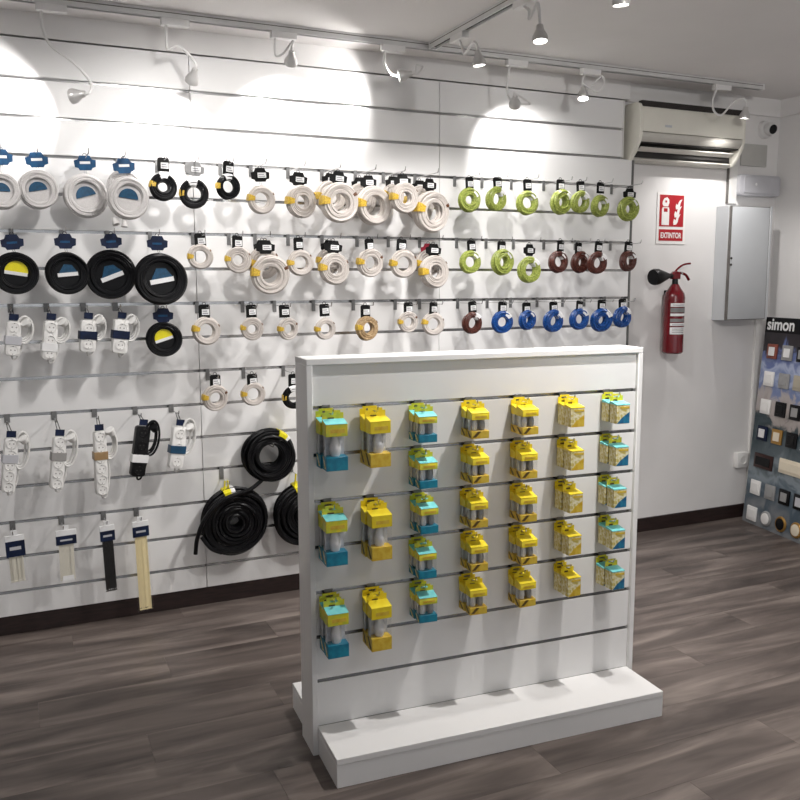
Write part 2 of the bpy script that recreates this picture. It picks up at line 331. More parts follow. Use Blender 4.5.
lamp((TX, -0.50, zt), [(TX, -0.535, 2.44), (TX, -0.55, 2.42), (TX, -0.62, 2.45)], (1.785, -0.665, 2.375), (1.90, -0.70, 1.35), ROOM, 'lit spot nearest the wall on the outward track', 150, 0.4, axis='y')
lamp((TX, -1.00, zt), [(TX, -1.035, 2.46), (TX, -1.04, 2.43), (TX, -1.09, 2.47)], (1.785, -1.11, 2.36), (1.74, -1.25, 1.5), ROOM*1.2, 'lit spot second from the wall on the outward track', 155, 0.3, axis='y')
lamp((TX, -1.45, zt), [(TX, -1.485, 2.46), (TX, -1.49, 2.43), (TX, -1.54, 2.47)], (1.785, -1.56, 2.36), (1.95, -1.45, 0.3), ROOM*0.9, 'lit spot over the end of the display stand', 130, 0.6, axis='y')
for i, (sx_, aimp) in enumerate(((0.68, (0.75, 0, 1.35)), (-0.35, (-0.1, 0, 1.1)))):
    lamp((sx_, -1.18, zt), [(sx_-0.04, -1.17, 2.46), (sx_-0.02, -1.12, 2.44)], (sx_, -1.06, 2.43), aimp, ROOM*(0.85, 0.6)[i], 'spot on the side track aimed at the ' + ('small black coils' if i == 0 else 'white extension leads'), 110, 0.5, size=0.045)
for i, (yy, aimp, wt) in enumerate(((-1.92, (1.50, -1.62, 0.3), 2.5), (-3.0, (4.0, -0.6, 1.4), 1.9), (-3.8, (0.6, -1.6, 0.3), 0.45))):  # last two are added out of view to fill room and right wall
    lamp((TX, yy, zt), [(TX, yy-0.03, 2.46), (TX, yy-0.02, 2.43)], (TX, yy+0.03, 2.40), aimp, ROOM*wt, 'unseen spot on the outward track, ' + ORD[i+4] + ' from the wall', 120, 0.6, axis='y')

# ------------------------------------------------------------------ slotted display stand
SX, SY, SA, SW, SD, SH = 0.7768, -1.4319, -0.0564, 1.1995, 0.133, 1.252
HB, LB, TH, REC, SZ, SP = 0.0906, 0.21, 0.018, 0.0127, 1.1045, 0.1441
stand = thing('display_stand', 'white double-sided slatted display stand on a low plinth in mid floor', 'display stand', (SX, SY, 0), (0, 0, SA))
for a in (0, SW-TH): MB().box(a, a+TH, 0, SD, 0, SH-TH).build('side_panel', M_stand, stand, bevel=0.0015)
MB().box(0, SW, 0, SD, SH-TH, SH).build('top_panel', M_stand, stand, bevel=0.0015)
MB().box(TH, SW-TH, REC+0.022, SD-REC-0.022, 0.0, SH-TH).build('core_panel', M_joint, stand)
GS = 0.0105
for side in (0, 1):
    y0 = REC if side == 0 else SD-REC-0.016
    for k in range(8):
        hi = SH-TH if k == 0 else SZ-SP*(k-1)-GS/2
        lo = SZ-SP*k+GS/2 if k < 7 else HB
        MB().box(TH+0.0005, SW-TH-0.0005, y0, y0+0.016, lo, hi).build('slat', M_stand, stand, bevel=0.001)
    for k in range(7):
        z = SZ-SP*k; yb = REC+0.016 if side == 0 else SD-REC-0.021
        r_ = MB().box(TH, SW-TH, yb, yb+0.005, z-0.010, z+0.010)
        yl = (REC+0.0005, REC+0.016) if side == 0 else (SD-REC-0.016, SD-REC-0.0005)
        r_.box(TH, SW-TH, yl[0], yl[1], z-GS/2-0.0002, z-GS/2+0.0012).build('groove_rail', M_rail, stand)
for y0, y1 in ((REC-LB, REC), (SD-REC, SD-REC+LB)):
    front = y0 if y0 < 0 else y1
    MB().box(TH, SW-TH, y0, y1, HB-0.018, HB).build('plinth_shelf', M_stand, stand, bevel=0.0015)
    fy = (y0+0.001, y0+0.017) if y0 < 0 else (y1-0.017, y1-0.001)
    MB().box(TH, SW-TH, fy[0], fy[1], 0, HB-0.0185).build('plinth_front', M_stand, stand, bevel=0.001)
    gy = (fy[1], y1) if y0 < 0 else (y0, fy[0])
    for a in (TH, SW-TH-0.016): MB().box(a, a+0.016, gy[0], gy[1], 0, HB-0.0185).build('plinth_side', M_stand, stand, bevel=0.001)
def SPt(a, b, z):
    return Vector((SX+math.cos(SA)*a-math.sin(SA)*b, SY+math.sin(SA)*a+math.cos(SA)*b, z))

# ------------------------------------------------------------------ hooks
hook_cache = {}
def hook(loc, L, label, group, rotz=0, drop=0.014, plate=(0.017, 0.052)):
    key = (round(L, 3), drop, plate)
    if key not in hook_cache:
        pw, ph = plate
        a = MB().box(-pw/2, pw/2, -0.0045, -0.0015, -ph+0.008, 0.008).box(-pw/2, pw/2, -0.0045, 0.010, -0.001, 0.002).mesh('hook_plate', M_plate, bevel=0.0008)
        path = smooth_path([(0, -0.004, -drop), (0, -0.05, -drop), (0, -L+0.03, -drop), (0, -L+0.008, -drop+0.002), (0, -L, -drop+0.018)], 4)
        b = MB().tube(path, 0.0021, 6).mesh('hook_arm', M_chrome)
        hook_cache[key] = (a, b)
    t = thing('display_hook', label, 'hook', loc, (0, 0, rotz), group)
    link('hook_plate', hook_cache[key][0], t); link('hook_arm', hook_cache[key][1], t)
    return t

# ------------------------------------------------------------------ cable coils
def coil_mesh(m, rin, half, cols, rows, rc, seed, seg=40):
    r = random.Random(seed); b = MB()
    for i in range(cols):
        for j in range(rows):
            R = rin+rc+(1-rin-2*rc)*i/(cols-1); yy = -half+rc+(2*half-2*rc)*j/max(1, rows-1)
            if 0 < i < cols-1 and 0 < j < rows-1: continue
            if i == cols-1 and j in (0, rows-1): R -= rc*0.9
            if i == 0 and j in (0, rows-1): R += rc*0.5
            e = r.uniform(-0.035, 0.035); ph = r.uniform(0, 6.28); cx, cz = r.uniform(-0.03, 0.03), r.uniform(-0.03, 0.03); ya = r.uniform(0, 0.05)
            path = [(cx+R*(1+e*math.cos(2*t+ph))*math.cos(t), yy+ya*math.sin(t*2+ph), cz+R*(1+e*math.cos(2*t+ph))*math.sin(t)) for t in (2*PI*k/seg for k in range(seg))]
            b.tube(path, rc, 6, closed=True)
    return b.mesh('cable_loops', m)
coil_cache = {}
def coil_data(kind, var):
    k = (kind, var)
    if k in coil_cache: return coil_cache[k]
    mm = {'whiteA': M_whiter, 'blackB': M_blackc, 'black': M_blackc, 'white': M_whitec, 'green': M_greenc, 'brown': M_brownc, 'blue': M_bluec, 'tan': M_tanc}[kind]
    if kind in ('whiteA', 'blackB'): me = coil_mesh(mm, 0.60, 0.24, 5, 4, 0.062, hash_(kind)+var, 48)
    elif kind == 'white': me = coil_mesh(mm, (0.42, 0.50, 0.36)[var % 3], 0.30, (5, 4, 6)[var % 3], 4, (0.072, 0.085, 0.062)[var % 3], 11+var)
    elif kind == 'tan': me = coil_mesh(mm, 0.42, 0.30, 5, 4, 0.07, 31+var)
    else: me = coil_mesh(mm, (0.46, 0.36)[var % 2] if kind != 'blue' else (0.42, 0.32)[var % 2], 0.34, 5, 4, 0.075, 51+var)
    coil_cache[k] = me; return me
def hash_(s): return sum(ord(c)*(i+3) for i, c in enumerate(s)) % 97
def band_mesh(name, m, a0, a1, rin, half):
    """a tape sleeve round the bundle between two angles (unit coil)"""
    b = MB(); n = 5; vs_ = []; fs = []
    c, rr = (1+rin)/2, (1-rin)/2+0.035; k = 10
    for i in range(n+1):
        t = a0+(a1-a0)*i/n
        for j in range(k):
            u = 2*PI*j/k; q = abs(math.cos(u))**0.6*math.copysign(1, math.cos(u)); s = abs(math.sin(u))**0.6*math.copysign(1, math.sin(u))
            R = c+rr*q; vs_.append((R*math.cos(t), (half+0.05)*s, R*math.sin(t)))
    for i in range(n): fs += [(i*k+j, i*k+(j+1) % k, (i+1)*k+(j+1) % k, (i+1)*k+j) for j in range(k)]
    fs += [tuple(range(k)), tuple(n*k+j for j in range(k-1, -1, -1))]
    return b.add(vs_, fs).mesh(name, m)
BAND_Y = band_mesh('yellow_tape', M_yel, math.radians(160), math.radians(186), 0.52, 0.30)
BAND_D = band_mesh('dark_tape', M_btape, math.radians(24), math.radians(34), 0.64, 0.24)
BAND_W = band_mesh('wrap_shine_band', M_paper, math.radians(70), math.radians(112), 0.5, 0.31)  # opaque white band painted in for the shine on clear wrap
TAGS = {}
def tag_meshes(kind):
    if kind in TAGS: return TAGS[kind]
    shape, m = {'square': ('s', M_tagk), 'wing': ('w', M_tagk), 'bluewing': ('w', M_tagb), 'navywing': ('w', M_tagn), 'greywing': ('w', M_tagg), 'redwing': ('w', M_tagr)}[kind]
    if shape == 's':
        poly = [(-0.024, -0.028), (0.024, -0.028), (0.024, 0.022), (0.018, 0.028), (-0.018, 0.028), (-0.024, 0.022)]; lab = (-0.010, 0.021, -0.016, 0.008)
    else:
        poly = [(-0.022, -0.029), (0.022, -0.029), (0.027, -0.020), (0.040, -0.016), (0.042, 0.010), (0.027, 0.014), (0.020, 0.029), (-0.020, 0.029), (-0.027, 0.014), (-0.042, 0.010), (-0.040, -0.016), (-0.027, -0.020)]; lab = (-0.012, 0.026, -0.012, 0.009)
    if kind == 'navywing': lab = (-0.020, 0.018, -0.006, 0.002)
    if kind == 'bluewing': lab = (-0.020, 0.020, -0.004, 0.006)
    a = MB().prism(poly, 'y', -0.0012, 0.0012).mesh('tag_card', m)
    b = MB().box(lab[0], lab[1], -0.0022, -0.0013, lab[2], lab[3]).mesh('tag_label', M_paper if kind not in ('navywing',) else M_tagb)
    h = (lab[3]-lab[2]); c = MB()
    if kind in ('square', 'wing', 'greywing'):
        for q in range(2): c.box(lab[0]+0.003, lab[1]-0.004-0.005*q, -0.0027, -0.0023, lab[2]+h*(0.2+0.38*q), lab[2]+h*(0.36+0.38*q))
        c = c.mesh('label_print', M_print)
    else: c = None
    TAGS[kind] = (a, b, c); return TAGS[kind]
def half_disc(r, y0, y1, a0=0, a1=PI, n=16, squash=1.0):
    return [(r*math.cos(a0+(a1-a0)*i/n), squash*r*math.sin(a0+(a1-a0)*i/n)) for i in range(n+1)]
DISC = {}
def disc_parts(style):
    if style in DISC: return DISC[style]
    if style == 'bluewhite':
        d = MB().lathe([(0.0, -0.02), (0.63, -0.02), (0.63, 0.03), (0, 0.03)], 28, Matrix.Rotation(PI/2, 4, 'X')).mesh('inner_card', M_whiter)
        l = [('blue_label', MB().prism([(x, z-0.02) for x, z in half_disc(0.46, 0, 0, 0.0, PI)], 'y', -0.06, -0.032).mesh('blue_label', M_teal))]
    elif style == 'yellow':
        d = MB().lathe([(0.0, -0.02), (0.63, -0.02), (0.63, 0.03), (0, 0.03)], 28, Matrix.Rotation(PI/2, 4, 'X')).mesh('inner_card', M_blackp)
        l = [('yellow_label', MB().prism([(x, z+0.05) for x, z in half_disc(0.52, 0, 0)], 'y', -0.06, -0.032).mesh('yellow_label', M_yelb)),
             ('white_label', MB().box(-0.52, 0.5, -0.065, -0.032, -0.1, 0.06).mesh('white_label', M_paper))]
    else:
        d = MB().lathe([(0.0, -0.02), (0.63, -0.02), (0.63, 0.03), (0, 0.03)], 28, Matrix.Rotation(PI/2, 4, 'X')).mesh('inner_card', M_blackp)
        l = [('blue_label', MB().prism([(-0.38, 0.02), (0.45, 0.02), (0.25, 0.36), (-0.1, 0.42)], 'y', -0.06, -0.032).mesh('blue_label', M_teal)),
             ('white_label', MB().box(-0.44, 0.48, -0.065, -0.032, -0.16, 0.02).mesh('white_label', M_paper))]
    DISC[style] = (d, l); return DISC[style]
rc_ = random.Random(21)
def coil(kind, tx, tz, cx, cz, D, y, tagkind, label, group, var, disc=None, plug=False, hookx=None):
    D *= {'green': 1.09, 'blue': 1.13, 'brown': 1.10, 'white': 1.05, 'tan': 1.08}.get(kind, 1.0); R = D/2
    t = thing('cable_coil', label, 'cable coil', (cx, y, cz-R), (0, 0, 0), group)
    half = {'whiteA': 0.24, 'blackB': 0.24}.get(kind, 0.33)
    rot = (rc_.uniform(-0.05, 0.10), rc_.uniform(-0.12, 0.12), rc_.uniform(-0.12, 0.20))
    link('cable_loops', coil_data(kind, var), t, (0, 0, R), rot, (R, R, R))
    if disc:
        d, l = disc_parts(disc)
        dd = link('inner_card', d, t, (0, 0, R), rot, (R, R, R))
        rl = (0, rc_.uniform(-0.35, 0.3), 0)
        for n, me in l: link(n, me, dd, (0, -0.02, 0), rl)
    else:
        if kind in ('white', 'tan', 'black'): link('yellow_tape', BAND_Y, t, (0, 0, R), rot, (R, R, R))
        if kind != 'black': link('dark_tape', BAND_D, t, (0, 0, R), rot, (R, R, R))
        else: link('wrap_shine_band', BAND_W, t, (0, 0, R), rot, (R, R, R))
        if kind in ('green', 'blue', 'brown'): link('wrap_shine_band', BAND_W, t, (0, 0, R), (rot[0], rot[1]+0.75, rot[2]), (R*0.99, R*0.99, R*0.99))
    a, b, c = tag_meshes(tagkind)
    tr = (0, rc_.uniform(-0.08, 0.08), rc_.uniform(-0.1, 0.25)); tl = (tx-cx, -0.004, tz-(cz-R))
    k = link('tag_card', a, t, tl, tr)
    link('tag_label', b, k)
    if c: link('label_print', c, k)
    top = tl[2]-0.026
    MB().tube([(tl[0]-0.004, 0.0, top+0.004), (0.0, 0.004, 2*R-0.012), (0.006, 0.004, 2*R-0.012), (tl[0]+0.004, 0.0, top+0.004)], 0.0012, 5).build('hang_tie', M_chrome, t)
    MB().tube(smooth_path([(tl[0]-0.007, 0, tl[2]+0.026), (tl[0]-0.005, 0.0, tl[2]+0.036), (tl[0]+0.005, 0.0, tl[2]+0.036), (tl[0]+0.007, 0, tl[2]+0.026)], 4), 0.0014, 5).build('hang_loop', M_blackp, t)
    if plug:
        MB().cyl((-0.055, 0.01, 0.005), (-0.05, 0.0, -0.022), 0.011, 0.014, 14).build('plug', M_whiter, t)
        MB().cyl((-0.015, 0.01, 0.0), (-0.018, 0.004, -0.03), 0.010, 0.013, 14).build('plug', M_whiter, t)
    return t
# kind, tag x, tag drop below the rail, coil x, coil y (distance out on its hook), coil z, diameter
R1 = [('whiteA', -0.004, -0.038, -0.011, -0.185, 1.825, 0.137), ('whiteA', 0.122, -0.035, 0.121, -0.135, 1.838, 0.149), ('whiteA', 0.304, -0.030, 0.301, -0.075, 1.828, 0.174), ('whiteA', 0.440, -0.049, 0.450, -0.195, 1.815, 0.168),
      ('black', 0.600, -0.030, 0.596, -0.150, 1.868, 0.111), ('black', 0.726, -0.041, 0.722, -0.150, 1.845, 0.121), ('black', 0.869, -0.030, 0.866, -0.150, 1.880, 0.106), ('white', 1.006, -0.052, 1.008, -0.150, 1.831, 0.117),
      ('white', 1.177, -0.062, 1.188, -0.150, 1.829, 0.136), ('white', 1.339, -0.057, 1.343, -0.215, 1.824, 0.167), ('white', 1.505, -0.061, 1.529, -0.157, 1.822, 0.169), ('white', 1.648, -0.056, 1.658, -0.215, 1.857, 0.132),
      ('white', 1.814, -0.061, 1.825, -0.157, 1.803, 0.184), ('green', 2.031, -0.042, 2.031, -0.150, 1.867, 0.106), ('green', 2.186, -0.035, 2.181, -0.150, 1.877, 0.107), ('green', 2.357, -0.037, 2.359, -0.150, 1.864, 0.109),
      ('green', 2.553, -0.030, 2.561, -0.150, 1.876, 0.116), ('green', 2.639, -0.040, 2.641, -0.200, 1.875, 0.101), ('green', 2.800, -0.033, 2.803, -0.150, 1.864, 0.103), ('green', 2.988, -0.057, 2.984, -0.150, 1.855, 0.116)]
R2 = [('blackB', 0.016, -0.052, 0.023, -0.150, 1.518, 0.164), ('blackB', 0.206, -0.047, 0.207, -0.185, 1.518, 0.165), ('blackB', 0.385, -0.041, 0.379, -0.125, 1.510, 0.200), ('blackB', 0.558, -0.049, 0.567, -0.185, 1.494, 0.214),
      ('white', 0.740, -0.032, 0.738, -0.150, 1.586, 0.101), ('white', 0.898, -0.038, 0.900, -0.150, 1.574, 0.108), ('white', 1.017, -0.058, 1.036, -0.165, 1.510, 0.161), ('white', 1.171, -0.042, 1.179, -0.150, 1.563, 0.111),
      ('white', 1.335, -0.053, 1.338, -0.150, 1.537, 0.136), ('white', 1.510, -0.041, 1.515, -0.150, 1.565, 0.124), ('white', 1.672, -0.039, 1.682, -0.150, 1.562, 0.126), ('white', 1.839, -0.060, 1.844, -0.150, 1.525, 0.148),
      ('green', 2.044, -0.038, 2.039, -0.150, 1.573, 0.102), ('green', 2.213, -0.041, 2.220, -0.150, 1.574, 0.118), ('green', 2.375, -0.054, 2.377, -0.150, 1.536, 0.120), ('brown', 2.561, -0.031, 2.551, -0.150, 1.577, 0.102),
      ('brown', 2.672, -0.040, 2.687, -0.150, 1.577, 0.103), ('brown', 2.760, -0.035, 2.756, -0.200, 1.572, 0.103), ('brown', 2.992, -0.030, 2.995, -0.150, 1.585, 0.101)]
R3 = [('blackB', 0.575, -0.044, 0.576, -0.150, 1.244, 0.147), ('white', 0.747, -0.030, 0.753, -0.150, 1.273, 0.116), ('white', 0.951, -0.033, 0.953, -0.150, 1.277, 0.096), ('white', 1.100, -0.036, 1.117, -0.150, 1.272, 0.094),
      ('white', 1.288, -0.034, 1.291, -0.150, 1.268, 0.095), ('tan', 1.488, -0.042, 1.497, -0.150, 1.267, 0.107), ('white', 1.707, -0.032, 1.707, -0.150, 1.290, 0.095), ('white', 1.839, -0.034, 1.839, -0.150, 1.278, 0.106),
      ('brown', 2.052, -0.032, 2.053, -0.150, 1.278, 0.098), ('blue', 2.223, -0.035, 2.224, -0.150, 1.279, 0.100), ('blue', 2.363, -0.042, 2.371, -0.150, 1.286, 0.091), ('blue', 2.526, -0.039, 2.528, -0.150, 1.278, 0.103),
      ('blue', 2.687, -0.036, 2.689, -0.150, 1.284, 0.099), ('blue', 2.828, -0.033, 2.830, -0.150, 1.276, 0.111), ('blue', 2.965, -0.030, 2.968, -0.150, 1.289, 0.101)]
R4 = [('white', 0.784, -0.032, 0.782, -0.150, 0.982, 0.109), ('white', 0.947, -0.036, 0.950, -0.150, 0.990, 0.102), ('black', 1.135, -0.045, 1.138, -0.150, 0.965, 0.108)]
WING = {('R1', 7), ('R1', 8), ('R1', 9), ('R1', 10), ('R1', 11), ('R1', 12), ('R1', 19), ('R2', 6), ('R2', 8), ('R2', 11), ('R2', 14)}
REAR = {('R1', 3), ('R1', 9), ('R1', 10), ('R1', 11), ('R1', 12), ('R2', 6), ('R2', 8), ('R2', 11)}
ROWN = {'R1': 'the top hook row', 'R2': 'the second hook row', 'R3': 'the third hook row', 'R4': 'the fourth hook row'}
CN = {'whiteA': 'white extension reel', 'blackB': 'carded black coil', 'black': 'small black coil', 'white': 'white cable coil', 'green': 'yellow-green wire coil', 'brown': 'brown wire coil', 'blue': 'blue wire coil', 'tan': 'tan cable coil'}
for rn, rows, g in (('R1', R1, 3), ('R2', R2, 5), ('R3', R3, 7), ('R4', R4, 9)):
    zg = ZT-GP*g; runs = []
    for i, r in enumerate(rows):
        if i == 0 or rows[i-1][0] != r[0]: runs.append([i, i, r[0]])
        else: runs[-1][1] = i
    for ri, (i0, i1, kind) in enumerate(runs):
        for i in range(i0, i1+1):
            _, tx, dz, cx, y, cz, D = rows[i]
            nrun = i1-i0+1; pos = i-i0+1; rest = CN[kind].split(' ', 1)
            if nrun == 1: core = 'only %s on %s' % (CN[kind], ROWN[rn])
            elif ri > 0: core = '%s on %s, %s after the %s coils' % (CN[kind], ROWN[rn], ORD[pos], {'whiteA': 'reel', 'blackB': 'black', 'black': 'black', 'white': 'white', 'green': 'green', 'brown': 'brown', 'blue': 'blue', 'tan': 'tan'}[runs[ri-1][2]])
            else: core = '%s on %s, %s before the %s coils' % (CN[kind], ROWN[rn], ORD[nrun-pos+1], {'white': 'white', 'black': 'black', 'green': 'green', 'blackB': 'black'}[runs[1][2]])
            grp = {'whiteA': 'white extension reels on ', 'blackB': 'carded black coils on ', 'black': 'small black coils on ', 'white': 'white cable coils on ', 'green': 'green wire coils on ', 'brown': 'brown wire coils on ', 'blue': 'blue wire coils on ', 'tan': 'tan coils on '}[kind]+ROWN[rn]
            tk = 'bluewing' if kind == 'whiteA' else 'navywing' if kind == 'blackB' else 'greywing' if (rn, i) == ('R1', 5) else 'wing' if (rn, i) in WING else 'square'
            disc = 'bluewhite' if kind == 'whiteA' else ('yellow' if (rn, i) in (('R2', 0), ('R3', 0)) else 'blue') if kind == 'blackB' else None
            coil(kind, tx, zg+dz, cx, cz, D, y, tk, 'front '+core if (rn, i) in REAR else core, grp, i % 3, disc, plug=(rn, i) == ('R1', 3))
            if (rn, i) in REAR:
                tk2 = 'redwing' if (rn, i) == ('R2', 11) else tk
                coil(kind, tx+0.004, zg+min(dz, -0.03)+0.004, tx+(cx-tx)*0.4, zg-0.032-0.026-D*0.42, D*0.84, y+(0.113 if rn == 'R1' and i > 8 else 0.062), tk2, 'rear '+core, grp, (i+1) % 3, disc)
            L = 0.255 if rn != 'R4' else 0.22
            hook((tx, 0, zg), L, 'hook carrying the '+core, 'wire hooks on '+ROWN[rn])

# ------------------------------------------------------------------ multi-socket extension leads
def rounded_rect(w, h, r, n=4):
    out = []
    for cx, cz, a in ((w/2-r, h/2-r, 0), (-w/2+r, h/2-r, PI/2), (-w/2+r, -h/2+r, PI), (w/2-r, -h/2+r, 3*PI/2)):
        out += [(cx+r*math.cos(a+PI/2*i/n), cz+r*math.sin(a+PI/2*i/n)) for i in range(n+1)]
    return out
def lead(x, ztop, zbot, zg, nsock, label, dark=False, sleeve=M_lgrey, sleeve_z=0.5, tilt=0.1, loop=1.0, wide=0.052, tagm=M_tagn):
    y = -0.13; bodyc = M_blackp if dark else M_white; cab = M_blackc if dark else M_cordw
    L = ztop-zbot-0.02
    t = thing('extension_lead', label, 'extension lead', (x-0.7*tilt*L, y, zbot), (0, 0, 0.15), 'socket leads on the slat wall')
    piv = bpy.data.objects.new  # parts are tilted one by one about the hanging point
    def T(): return (0, 0, 0), (0, tilt, 0)
    off = Vector((math.sin(tilt)*-L*0.0, 0, 0))
    loc, rot = T()
    b = MB().prism([(px, pz+L/2) for px, pz in rounded_rect(wide, L, 0.012)], 'y', -0.018, 0.018).build('socket_bar', bodyc, t, loc, rot, bevel=0.003, seg=2)
    for k in range(nsock):
        z = L*(0.5+k)/nsock if nsock > 1 else L/2
        q = MB().lathe([(0.019, 0.0), (0.0205, 0.003), (0.018, 0.0035), (0.0175, 0.001), (0.0, 0.001)], 18, Matrix.Translation((0, -0.018, z)) @ Matrix.Rotation(PI/2, 4, 'X')).build('socket', bodyc, b)
        s = MB()
        for sx_ in (-0.0075, 0.0075): s.cyl((sx_, -0.0192, z), (sx_, -0.0185, z), 0.003, n=8)
        s.box(-0.002, 0.002, -0.0205, -0.0185, z+0.014, z+0.017).box(-0.002, 0.002, -0.0205, -0.0185, z-0.017, z-0.014)
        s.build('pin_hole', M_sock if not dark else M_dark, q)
    sz = L*sleeve_z
    MB().prism([(px, pz+sz) for px, pz in rounded_rect(wide+0.008, 0.034, 0.003)], 'y', -0.0215, -0.0185).box(-wide/2-0.004, -wide/2-0.0015, -0.021, 0.021, sz-0.017, sz+0.017).box(wide/2+0.0015, wide/2+0.004, -0.021, 0.021, sz-0.017, sz+0.017).build('card_sleeve', sleeve, t, loc, rot, bevel=0.0008)
    # bundled cable looping beside the bar
    c = MB(); rr = random.Random(int(x*1000))
    for k in range(3):
        w_, h_ = 0.022+0.005*k+rr.uniform(-.004, .004), L*0.27*loop+0.008*k
        cx0, cz0 = 0.034+0.002*k, L*0.78
        c.tube([(cx0+w_*math.cos(u), 0.004-0.009*k, cz0+h_*math.sin(u)) for u in (2*PI*i/28 for i in range(28))], 0.0048, 7, closed=True)
    c.tube(smooth_path([(0.0, 0, 0.004), (0.006, 0.002, -0.014), (0.022, 0.004, -0.004), (0.036, 0.004, L*0.3), (0.03, 0.004, L*0.6)], 6), 0.004, 7)
    c.build('cable_bundle', cab, t, loc, rot)
    MB().cyl((0.05, -0.012, L*0.94), (0.036, -0.022, L*1.02), 0.014, 0.019, 16).cyl((0.036, -0.022, L*1.02), (0.0352, -0.0225, L*1.024), 0.017, n=16).build('plug', bodyc, t, loc, rot)
    MB().box(-0.022, 0.014, -0.004, -0.001, L+0.004, L+0.030).build('tag_card', tagm, t, (0, -0.015, 0), (0, tilt, 0.1))
    sh_ = tilt*L; hk = 0.7*sh_
    MB().tube([(sh_-0.010, -0.015, L+0.020), (hk-0.008, -0.004, zg-0.012-zbot), (hk, -0.004, zg-0.012-zbot), (sh_+0.002, -0.015, L+0.020)], 0.0015, 5).build('hang_loop', M_blackp, t)
    hook((x-0.004, 0, zg), 0.19, 'hook for the '+label, 'hooks holding the extension leads', plate=(0.022, 0.036))
G7, G10, G13 = ZT-GP*7, ZT-GP*10, ZT-GP*13
lead(0.000, 1.350, 1.195, G7, 3, 'white socket lead in a grey sleeve on the upper row', sleeve=M_lgrey, sleeve_z=0.45, tilt=0.12)
lead(0.135, 1.350, 1.175, G7, 3, 'white socket lead in a white sleeve on the upper row', sleeve=M_paper, sleeve_z=0.32, tilt=0.13, loop=0.8)
lead(0.278, 1.350, 1.200, G7, 2, 'white socket lead in a navy sleeve, third on the upper row', sleeve=M_tagn, sleeve_z=0.52, tilt=0.09, wide=0.06)
lead(0.406, 1.350, 1.190, G7, 2, 'white socket lead in a navy sleeve next to the yellow-carded black coil', sleeve=M_tagn, sleeve_z=0.55, tilt=0.14, wide=0.06)
lead(-0.040, 0.888, 0.650, G10, 5, 'long white socket lead in a grey sleeve on the lower row', sleeve=M_lgrey, sleeve_z=0.62, tilt=0.13, wide=0.05)
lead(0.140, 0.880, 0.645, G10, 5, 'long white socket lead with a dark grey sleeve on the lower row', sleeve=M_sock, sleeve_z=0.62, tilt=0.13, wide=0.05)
lead(0.300, 0.890, 0.600, G10, 6, 'longest white socket lead with a tan band on the lower row', sleeve=M_tanc, sleeve_z=0.62, tilt=0.01, wide=0.048, loop=0.6)
lead(0.468, 0.900, 0.665, G10, 4, 'black socket lead in a white sleeve on the lower row', dark=True, sleeve=M_paper, sleeve_z=0.36, tilt=0.17, wide=0.06)
lead(0.622, 0.888, 0.685, G10, 3, 'white socket lead in a blue sleeve on the lower row', sleeve=M_teal, sleeve_z=0.45, tilt=0.16, wide=0.06, loop=1.2)

# ------------------------------------------------------------------ cable tie packs
def ties(x, ztop, zbot, m, label, w=0.06, head=0.03, headm=M_tagn, tilt=0.0, mid=None):
    H = ztop-zbot; y = -0.11; rr = random.Random(int(x*999)+7)
    t = thing('cable_tie_pack', label, 'cable ties', (x+0.010, y, zbot+0.004), (0, tilt, 0.1), 'cable tie packs on the slat wall')
    MB().box(-w/2, w/2, -0.004, 0.004, 0.0, H-0.035).build('clear_bag', M_bag, t, bevel=0.002)
    c = MB(); n = 16
    for i in range(n):
        xx = -w*0.36+w*0.70*i/(n-1); yy = rr.uniform(-0.0024, 0.0022)
        c.box(xx-0.0017, xx+0.0017, yy-0.0006, yy+0.0006, 0.006+rr.uniform(0, 0.01), H-0.062-rr.uniform(0, 0.012))
        c.box(xx-0.002, xx+0.002, yy-0.002, yy+0.0008, 0.005, 0.010)
    c.build('cable_ties', m, t)
    hd = MB().box(-w/2, w/2, -0.0052, 0.0052, H-0.055-head, H-0.022).build('header_card', M_paper, t, bevel=0.0008)
    MB().box(-w/2-0.0004, w/2+0.0004, -0.0064, -0.0053, H-0.055-head, H-0.045).build('header_print', headm, hd)
    MB().box(-w*0.3, w*0.3, -0.0069, -0.0064, H-0.052-head*0.55, H-0.052-head*0.30).build('header_lettering', M_lgrey, hd)
    if mid is not None: MB().box(-w*0.28, w*0.28, -0.006, -0.0042, mid, mid+0.02).build('bag_label', M_paper, t)
    MB().box(-0.012, 0.012, -0.0025, 0.0025, H-0.024, H-0.002).build('hang_tab', M_paper, t)
    hook((x, 0, G13), 0.16, 'hook holding the '+label, 'hooks holding the cable tie packs', plate=(0.022, 0.04))
ties(-0.050, 0.480, 0.257, M_ivory2, 'short cable tie pack with a large navy header', 0.072, 0.055, mid=None, tilt=-0.03)
ties(0.140, 0.478, 0.236, M_ivory2, 'wide bag of pale cable ties with a narrow navy band', 0.080, 0.028, mid=0.004)
ties(0.311, 0.478, 0.161, M_blackt, 'pack of black cable ties', 0.060, 0.034, tilt=-0.03)
ties(0.449, 0.480, 0.055, M_ivory, 'longest pack of ivory cable ties', 0.068, 0.035, tilt=-0.025)

